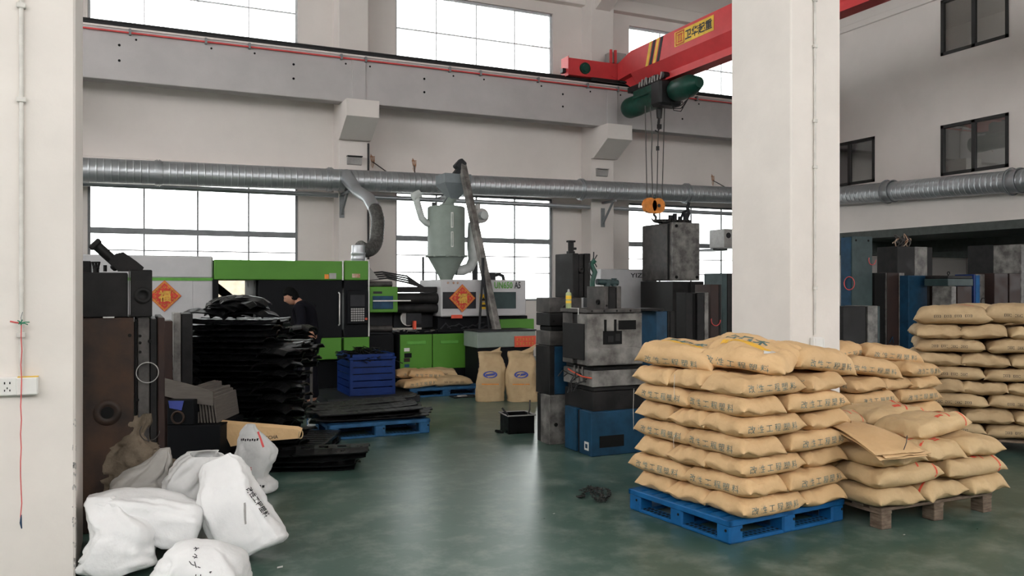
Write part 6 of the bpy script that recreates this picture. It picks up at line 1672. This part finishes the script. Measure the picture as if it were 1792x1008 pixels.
t.part('carton_body', MB().box(-.14, .30, 0, .6, 0, .455, .006).box(-.14, .08, 0.0, .6, .456, zt_ - .16, .006), M['m_black'])
t.part('orange_ring', MB().torus((-.05, -.001, .52), .05, .010, (0, 1, 0), n=20, k=6), M['rusty'])
t.part('blue_patch', MB().prism([(-.13, -.003, .66), (.0, -.003, .66), (-.02, -.003, .58), (-.12, -.003, .6)], (0, .004, 0)), M['ink_blue'])

# ---------------------------------------------------------------- floor bits in the middle
def chain_pile():
    p0 = AZ(1046, 870, 0)
    t = Thing('chain_pile', 'heap of dark steel chain on the green floor left of the blue pallet', 'chain', (p0.x, p0.y, 0), az)
    rr = random.Random(9); m_ = MB()
    loops = [[(-.10, .02), (-.06, .07), (0, .10), (.05, .11), (.09, .08), (.08, .0), (.04, -.07), (.03, -.10)], [(-.04, .08), (-.02, .0), (-.03, -.08), (.0, -.11), (.03, -.09), (.0, .0), (.01, .09)], [(.0, .09), (.03, .03), (.02, -.05), (.0, -.10), (-.04, -.09), (-.05, .02), (-.03, .1)], [(-.12, .0), (-.08, .02), (-.05, .06), (-.02, .02), (.02, -.08), (.05, -.09), (.07, .03)]]
    for li, lp in enumerate(loops):
        P_ = smooth_path([Vector((x * 1.15, y * 1.9, .012 + .012 * li)) for x, y in lp], 5)
        L_ = 0; last = P_[0]; cnt = 0
        for q in P_[1:]:
            if (q - last).length > .017:
                d_ = (q - last).normalized(); c = (q + last) / 2; side = Vector((-d_.y, d_.x, 0)) * .009
                if cnt % 2: side = Vector((0, 0, .009))
                c = c + Vector((0, 0, rr.uniform(0, .008)))
                e_ = d_ * .013
                m_.tube([c - e_ * 1.0, c - e_ * .7 + side, c + e_ * .7 + side, c + e_ * 1.0, c + e_ * .7 - side, c - e_ * .7 - side, c - e_ * 1.0], .0034, 5); cnt += 1; last = q
    o = t.part('chain_links', m_, M['chain']); o['kind'] = 'stuff'
    m_ = MB(); m_.tube([(-.10, -.0, .012), (-.13, -.03, .012), (-.15, -.05, .014), (-.17, -.045, .02)], [.01, .013, .01, .004], 8); t.part('chain_hook', m_, M['chain'])
chain_pile()
p = AZ(913, 758, 0)
t = Thing('tool_tray', 'open black tray with raised handle on the floor by the grey block', 'tray', (p.x, p.y + .12, 0), -.1)
w, d, h = .15, .15, .20
t.part('tray_body', MB().box(-w, w, -d, -d + .012, 0, h, .004).box(-w, w, d - .012, d, 0, h, .004).box(-w, -w + .012, -d, d, 0, h, .004).box(w - .012, w, -d, d, 0, h, .004).box(-w, w, -d, d, 0, .012), M['plastic_black'])
t.part('tray_rim', MB().tube([(-w - .01, -d - .01, h), (w + .01, -d - .01, h), (w + .01, d + .01, h), (-w - .01, d + .01, h), (-w - .01, -d - .01, h)], .008, 6), M['lamp_grey'])
t.part('raised_handle', MB().bar((-w, -d, h), (-w - .07, -d + .02, h + .09), .02, .02, .003), M['black'])
t.part('tool', MB().tube([(w - .05, 0, .1), (w + .0, .0, .24), (w + .01, .02, .34)], .009, 6), M['steel'])
p = AZ(875, 758, 0)
t = Thing('dark_rag', 'small dark scrap on the floor left of the black tray', 'rag', (p.x, p.y, 0))
mb, _ = soft_sack([((0, 0, 0), .07, .03, 0), ((0, 0, .012), .075, .035, 0), ((.01, 0, .028), .05, .02, .3), ((.0, 0, .036), .015, .01, 0)], seed=4, fold=.2, closed_top=True); t.part('cloth', mb, M['steel_dark'])
for k, (px, py) in enumerate(((485, 995), (968, 900), (1148, 893), (1582, 937), (1300, 880))):
    if k in (4,): continue
    p = AZ(px, py, 0)
    single('paper_scrap', MB().prism([(0, 0, .001), (.016, .002, .001), (.018, .012, .002), (.003, .011, .001)] if k else [(0, 0, .001), (.032, .004, .001), (.036, .026, .003), (.004, .024, .001)], (0, 0, .001)), M['sticker'],
           ('larger pale paper scrap on the floor at the tall white sack', 'tiny pale scrap on the floor left of the chain heap', 'tiny pale scrap by the corner of the bright blue pallet', 'tiny pale speck on the floor before the wooden pallet')[k], 'scrap', loc=(p.x, p.y, .0005))
p = AZ(818, 696, 0)
t = Thing('floor_frame', 'low dark wire frame on the floor by the standing kraft sacks', 'frame', (p.x, p.y, 0))
t.part('frame_bar', MB().tube([(-.2, 0, .01), (.17, 0, .01), (.17, .2, .01), (-.2, .2, .01), (-.2, 0, .01)], .01, 6), M['black'])
t.part('pale_scrap', MB().box(-.12, .02, .05, .12, .0, .03, .006), M['lamp_grey'])

# ---------------------------------------------------------------- work table
tx0, tx1 = AY(478, 600, 10.2).x, AY(549, 600, 10.2).x
zt_ = AY(520, 598, 10.2).z
t = Thing('work_table', 'dark steel work table in front of the machine doors', 'table', ((tx0 + tx1) / 2, 10.45, 0))
t.part('table_top', MB().box(tx0, tx1, 10.2, 10.75, zt_ - .03, zt_, .004), M['m_grey'], world=True)
for x in (tx0 + .02, tx1 - .025):
    for y in (10.22, 10.72): t.part('leg', MB().box(x - .014, x + .014, y - .014, y + .014, 0, zt_ - .03), M['steel'], world=True)
for k in range(5):
    panel(PS[k % 2], (tx0 + .22 + k * .04, 10.4, zt_ + .004 + k * .04), (0, 0, .3 * k), '%s small black part on the work table' % ('lowest', 'second', 'middle', 'fourth', 'topmost')[k], 'black parts on the work table')

# ================================================================ THE WORKER
def skin_mesh(name, joints, edges, root=0, sub=2, mat_=None, parent=None):
    me = bpy.data.meshes.new(name); me.from_pydata([j[:3] for j in joints], edges, [])
    o = bpy.data.objects.new(name, me); COL.objects.link(o)
    md = o.modifiers.new('skin', 'SKIN'); md.use_smooth_shade = True
    for i, j in enumerate(joints):
        r = j[3] if isinstance(j[3], tuple) else (j[3], j[3]); me.skin_vertices[0].data[i].radius = r
        me.skin_vertices[0].data[i].use_root = (i == root)
    s = o.modifiers.new('sub', 'SUBSURF'); s.levels = sub; s.render_levels = sub
    bpy.context.view_layer.update()
    dg = bpy.context.evaluated_depsgraph_get()
    nm_ = bpy.data.meshes.new_from_object(o.evaluated_get(dg)); bpy.data.objects.remove(o)
    nm_.name = name
    for p_ in nm_.polygons: p_.use_smooth = True
    nm_.materials.clear(); nm_.materials.append(mat_)
    return link(name, nm_, None, parent)
pw = CZ(532, 504, 11.15)
t = Thing('person', 'worker in dark clothes bending over black parts before the machine', 'person', (pw.x, pw.y, 0), az)
# local x: to the right of the picture, y: away; he faces left and a little towards the camera
J = [(.05, 0, .93, (.13, .15)), (.04, 0, 1.10, (.12, .15)), (.0, 0, 1.26, (.10, .13)), (-.03, 0, 1.36, (.06, .09)), (-.08, 0, 1.42, .052), (-.12, -.01, 1.46, .055),
     (-.01, -.18, 1.33, .045), (.04, -.24, 1.12, .046), (-.12, -.22, .985, .036), (-.16, -.22, .975, .030),
     (-.01, .18, 1.33, .045), (.0, .23, 1.10, .046), (-.16, .12, 1.0, .036), (-.20, .10, .99, .030),
     (.05, -.09, .86, .095), (.02, -.10, .48, .066), (.06, -.10, .10, .048), (-.08, -.11, .04, .040), (-.13, -.11, .035, .03),
     (.05, .09, .86, .095), (.07, .10, .48, .066), (.12, .10, .10, .048), (-.02, .11, .04, .040), (-.07, .11, .035, .03)]
E1 = [(0, 1), (1, 2), (2, 3), (3, 4), (4, 5), (3, 6), (6, 7), (7, 8), (8, 9), (3, 10), (10, 11), (11, 12), (12, 13), (0, 14), (14, 15), (15, 16), (16, 17), (17, 18), (0, 19), (19, 20), (20, 21), (21, 22), (22, 23)]
body = skin_mesh('body', J, E1, 0, 2, M['skin'], t.e)
Js = [(.05, 0, .90, (.155, .17)), (.04, 0, 1.10, (.14, .168)), (.0, 0, 1.28, (.138, .188)), (-.03, 0, 1.375, (.112, .165)), (-.055, 0, 1.415, .07), (-.01, -.19, 1.355, .076), (.035, -.242, 1.14, .064), (-.03, -.235, 1.055, .056), (-.01, .19, 1.355, .076), (.0, .232, 1.12, .064), (-.07, .18, 1.05, .056)]
skin_mesh('shirt', Js, [(0, 1), (1, 2), (2, 3), (3, 4), (3, 5), (5, 6), (6, 7), (3, 8), (8, 9), (9, 10)], 0, 2, M['shirt'], t.e)
Jt = [(.05, 0, .94, (.145, .165)), (.05, -.09, .85, .112), (.02, -.10, .48, .086), (.06, -.10, .09, .072), (.05, .09, .85, .112), (.07, .10, .48, .086), (.12, .10, .09, .072)]
skin_mesh('trousers', Jt, [(0, 1), (1, 2), (2, 3), (0, 4), (4, 5), (5, 6)], 0, 2, M['trouser'], t.e)
for (x, y) in ((.03, -.105), (.09, .105)):
    m_ = MB(); m_.lathe([(.0, 0), (.05, .0), (.052, .03), (.04, .07), (.02, .085)], (0, 0, 0), n=16)
    for v in m_.bm.verts: v.co.x = v.co.x * 2.1 - .03; v.co.x += x; v.co.y += y
    t.part('shoe', m_, M['black'])
# head: tilted forward, towards the left and down
def head_mesh():
    mb = MB(); n, m = 24, 18; V, Fc = [], []
    for i in range(m + 1):
        th = PI * i / m
        for k in range(n):
            ph = 2 * PI * k / n
            x, y, z = math.sin(th) * math.cos(ph), math.sin(th) * math.sin(ph), math.cos(th)
            X, Y_, Z = x * .092, y * .075, z * .118
            if z < 0: Y_ *= 1 - .35 * z * z; X = X * (1 - .12 * z * z) - .014 * z * z * (1 if x < 0 else .2)
            if x < -.55:                              # face looks along -x
                nose = math.exp(-((y / .17) ** 2)) * math.exp(-(((z + .12) / .20) ** 2)); X -= .024 * nose
                for sy in (-1, 1): X += .010 * math.exp(-(((y - sy * .40) / .2) ** 2) - (((z - .10) / .13) ** 2))
                X -= .006 * math.exp(-((y / .3) ** 2) - (((z + .50) / .07) ** 2)); X += .004 * math.exp(-((y / .3) ** 2) - (((z + .43) / .03) ** 2))
                X -= .008 * math.exp(-((y / .3) ** 2) - (((z + .78) / .12) ** 2))
            V.append(Vector((X, Y_, Z)))
    for i in range(m):
        for k in range(n):
            k2 = (k + 1) % n; Fc.append((i * n + k, (i + 1) * n + k, (i + 1) * n + k2, i * n + k2))
    mb._add(V, Fc, True); bmesh.ops.remove_doubles(mb.bm, verts=mb.bm.verts, dist=1e-5)
    return mb
HT = Matrix.Translation((-.17, -.02, 1.49)) @ Matrix.Rotation(R(25), 4, 'Z') @ Matrix.Rotation(R(-28), 4, 'Y')
def placed(mb): me = mb.mesh('x'); me.transform(HT); return me
def hpart(name, mb, m): me = placed(mb); me.name = name; return link(name, me, m, t.e)
hpart('head', head_mesh(), M['skin'])
m_ = MB()
V, Fc = [], []; n, m = 24, 10
for i in range(m + 1):
    th = PI * .68 * i / m
    for k in range(n):
        ph = 2 * PI * k / n; x, y, z = math.sin(th) * math.cos(ph), math.sin(th) * math.sin(ph), math.cos(th)
        zz = z
        s_ = 1.10 + .02 * noise.noise(Vector((x * 6, y * 6, z * 6)))
        if x < -.25 + max(0, -z) * .5 and z < .45: s_ = .90
        V.append(Vector((x * .094 * s_, y * .079 * s_, z * .121 * s_)))
for i in range(m):
    for k in range(n): k2 = (k + 1) % n; Fc.append((i * n + k, (i + 1) * n + k, (i + 1) * n + k2, i * n + k2))
m_._add(V, Fc, True); hpart('hair', m_, M['hair'])
for sy in (-1, 1):
    m_ = MB(); m_.lathe([(.0, 0), (.016, .004), (.018, .009), (.008, .012)], (.005, sy * .072, -.005), n=12, axis=(0, sy, 0)); hpart('ear', m_, M['skin'])
    m_ = MB(); m_.lathe([(.0, 0), (.006, .001), (.0085, .004)], (-.086, sy * .030, .012), n=10, axis=(1, 0, 0)); hpart('eye', m_, M['black'])
# hands with five bent fingers each
for sy, (hx_, hy_, hz_) in ((-1, (-.17, -.22, .972)), (1, (-.21, .10, .988))):
    Jh = [(hx_, hy_, hz_, (.026, .034)), (hx_ - .045, hy_, hz_ - .01, (.016, .040))]; Eh = [(0, 1)]
    for f in range(4):
        oy = (f - 1.5) * .020; Ln = (.062, .07, .066, .052)[f]
        b = len(Jh)
        Jh += [(hx_ - .07, hy_ + oy, hz_ - .014, .0095), (hx_ - .07 - Ln * .5, hy_ + oy * 1.1, hz_ - .03, .0085), (hx_ - .07 - Ln * .85, hy_ + oy * 1.1, hz_ - .055, .007)]
        Eh += [(1, b), (b, b + 1), (b + 1, b + 2)]
    b = len(Jh); Jh += [(hx_ - .02, hy_ + sy * -.045, hz_ - .012, .011), (hx_ - .055, hy_ + sy * -.058, hz_ - .03, .009)]; Eh += [(0, b), (b, b + 1)]
    skin_mesh('hand', Jh, Eh, 0, 2, M['skin'], t.e)
pp = t.M @ Vector((-.30, -.14, .925))
panel(PS[0], pp, (0, 0, az + .3), 'pale edged black part held by the worker', 'black parts on the work table')
m_ = MB(); q = t.M @ Vector((-.27, -.2, .965)); m_.bar(q, q + RGT * -.12 + Vector((0, 0, .012)), .02, .006, .002)
single('trimming_knife', m_, M['sticker'], 'bright trimming knife in the hand of the worker', 'knife')
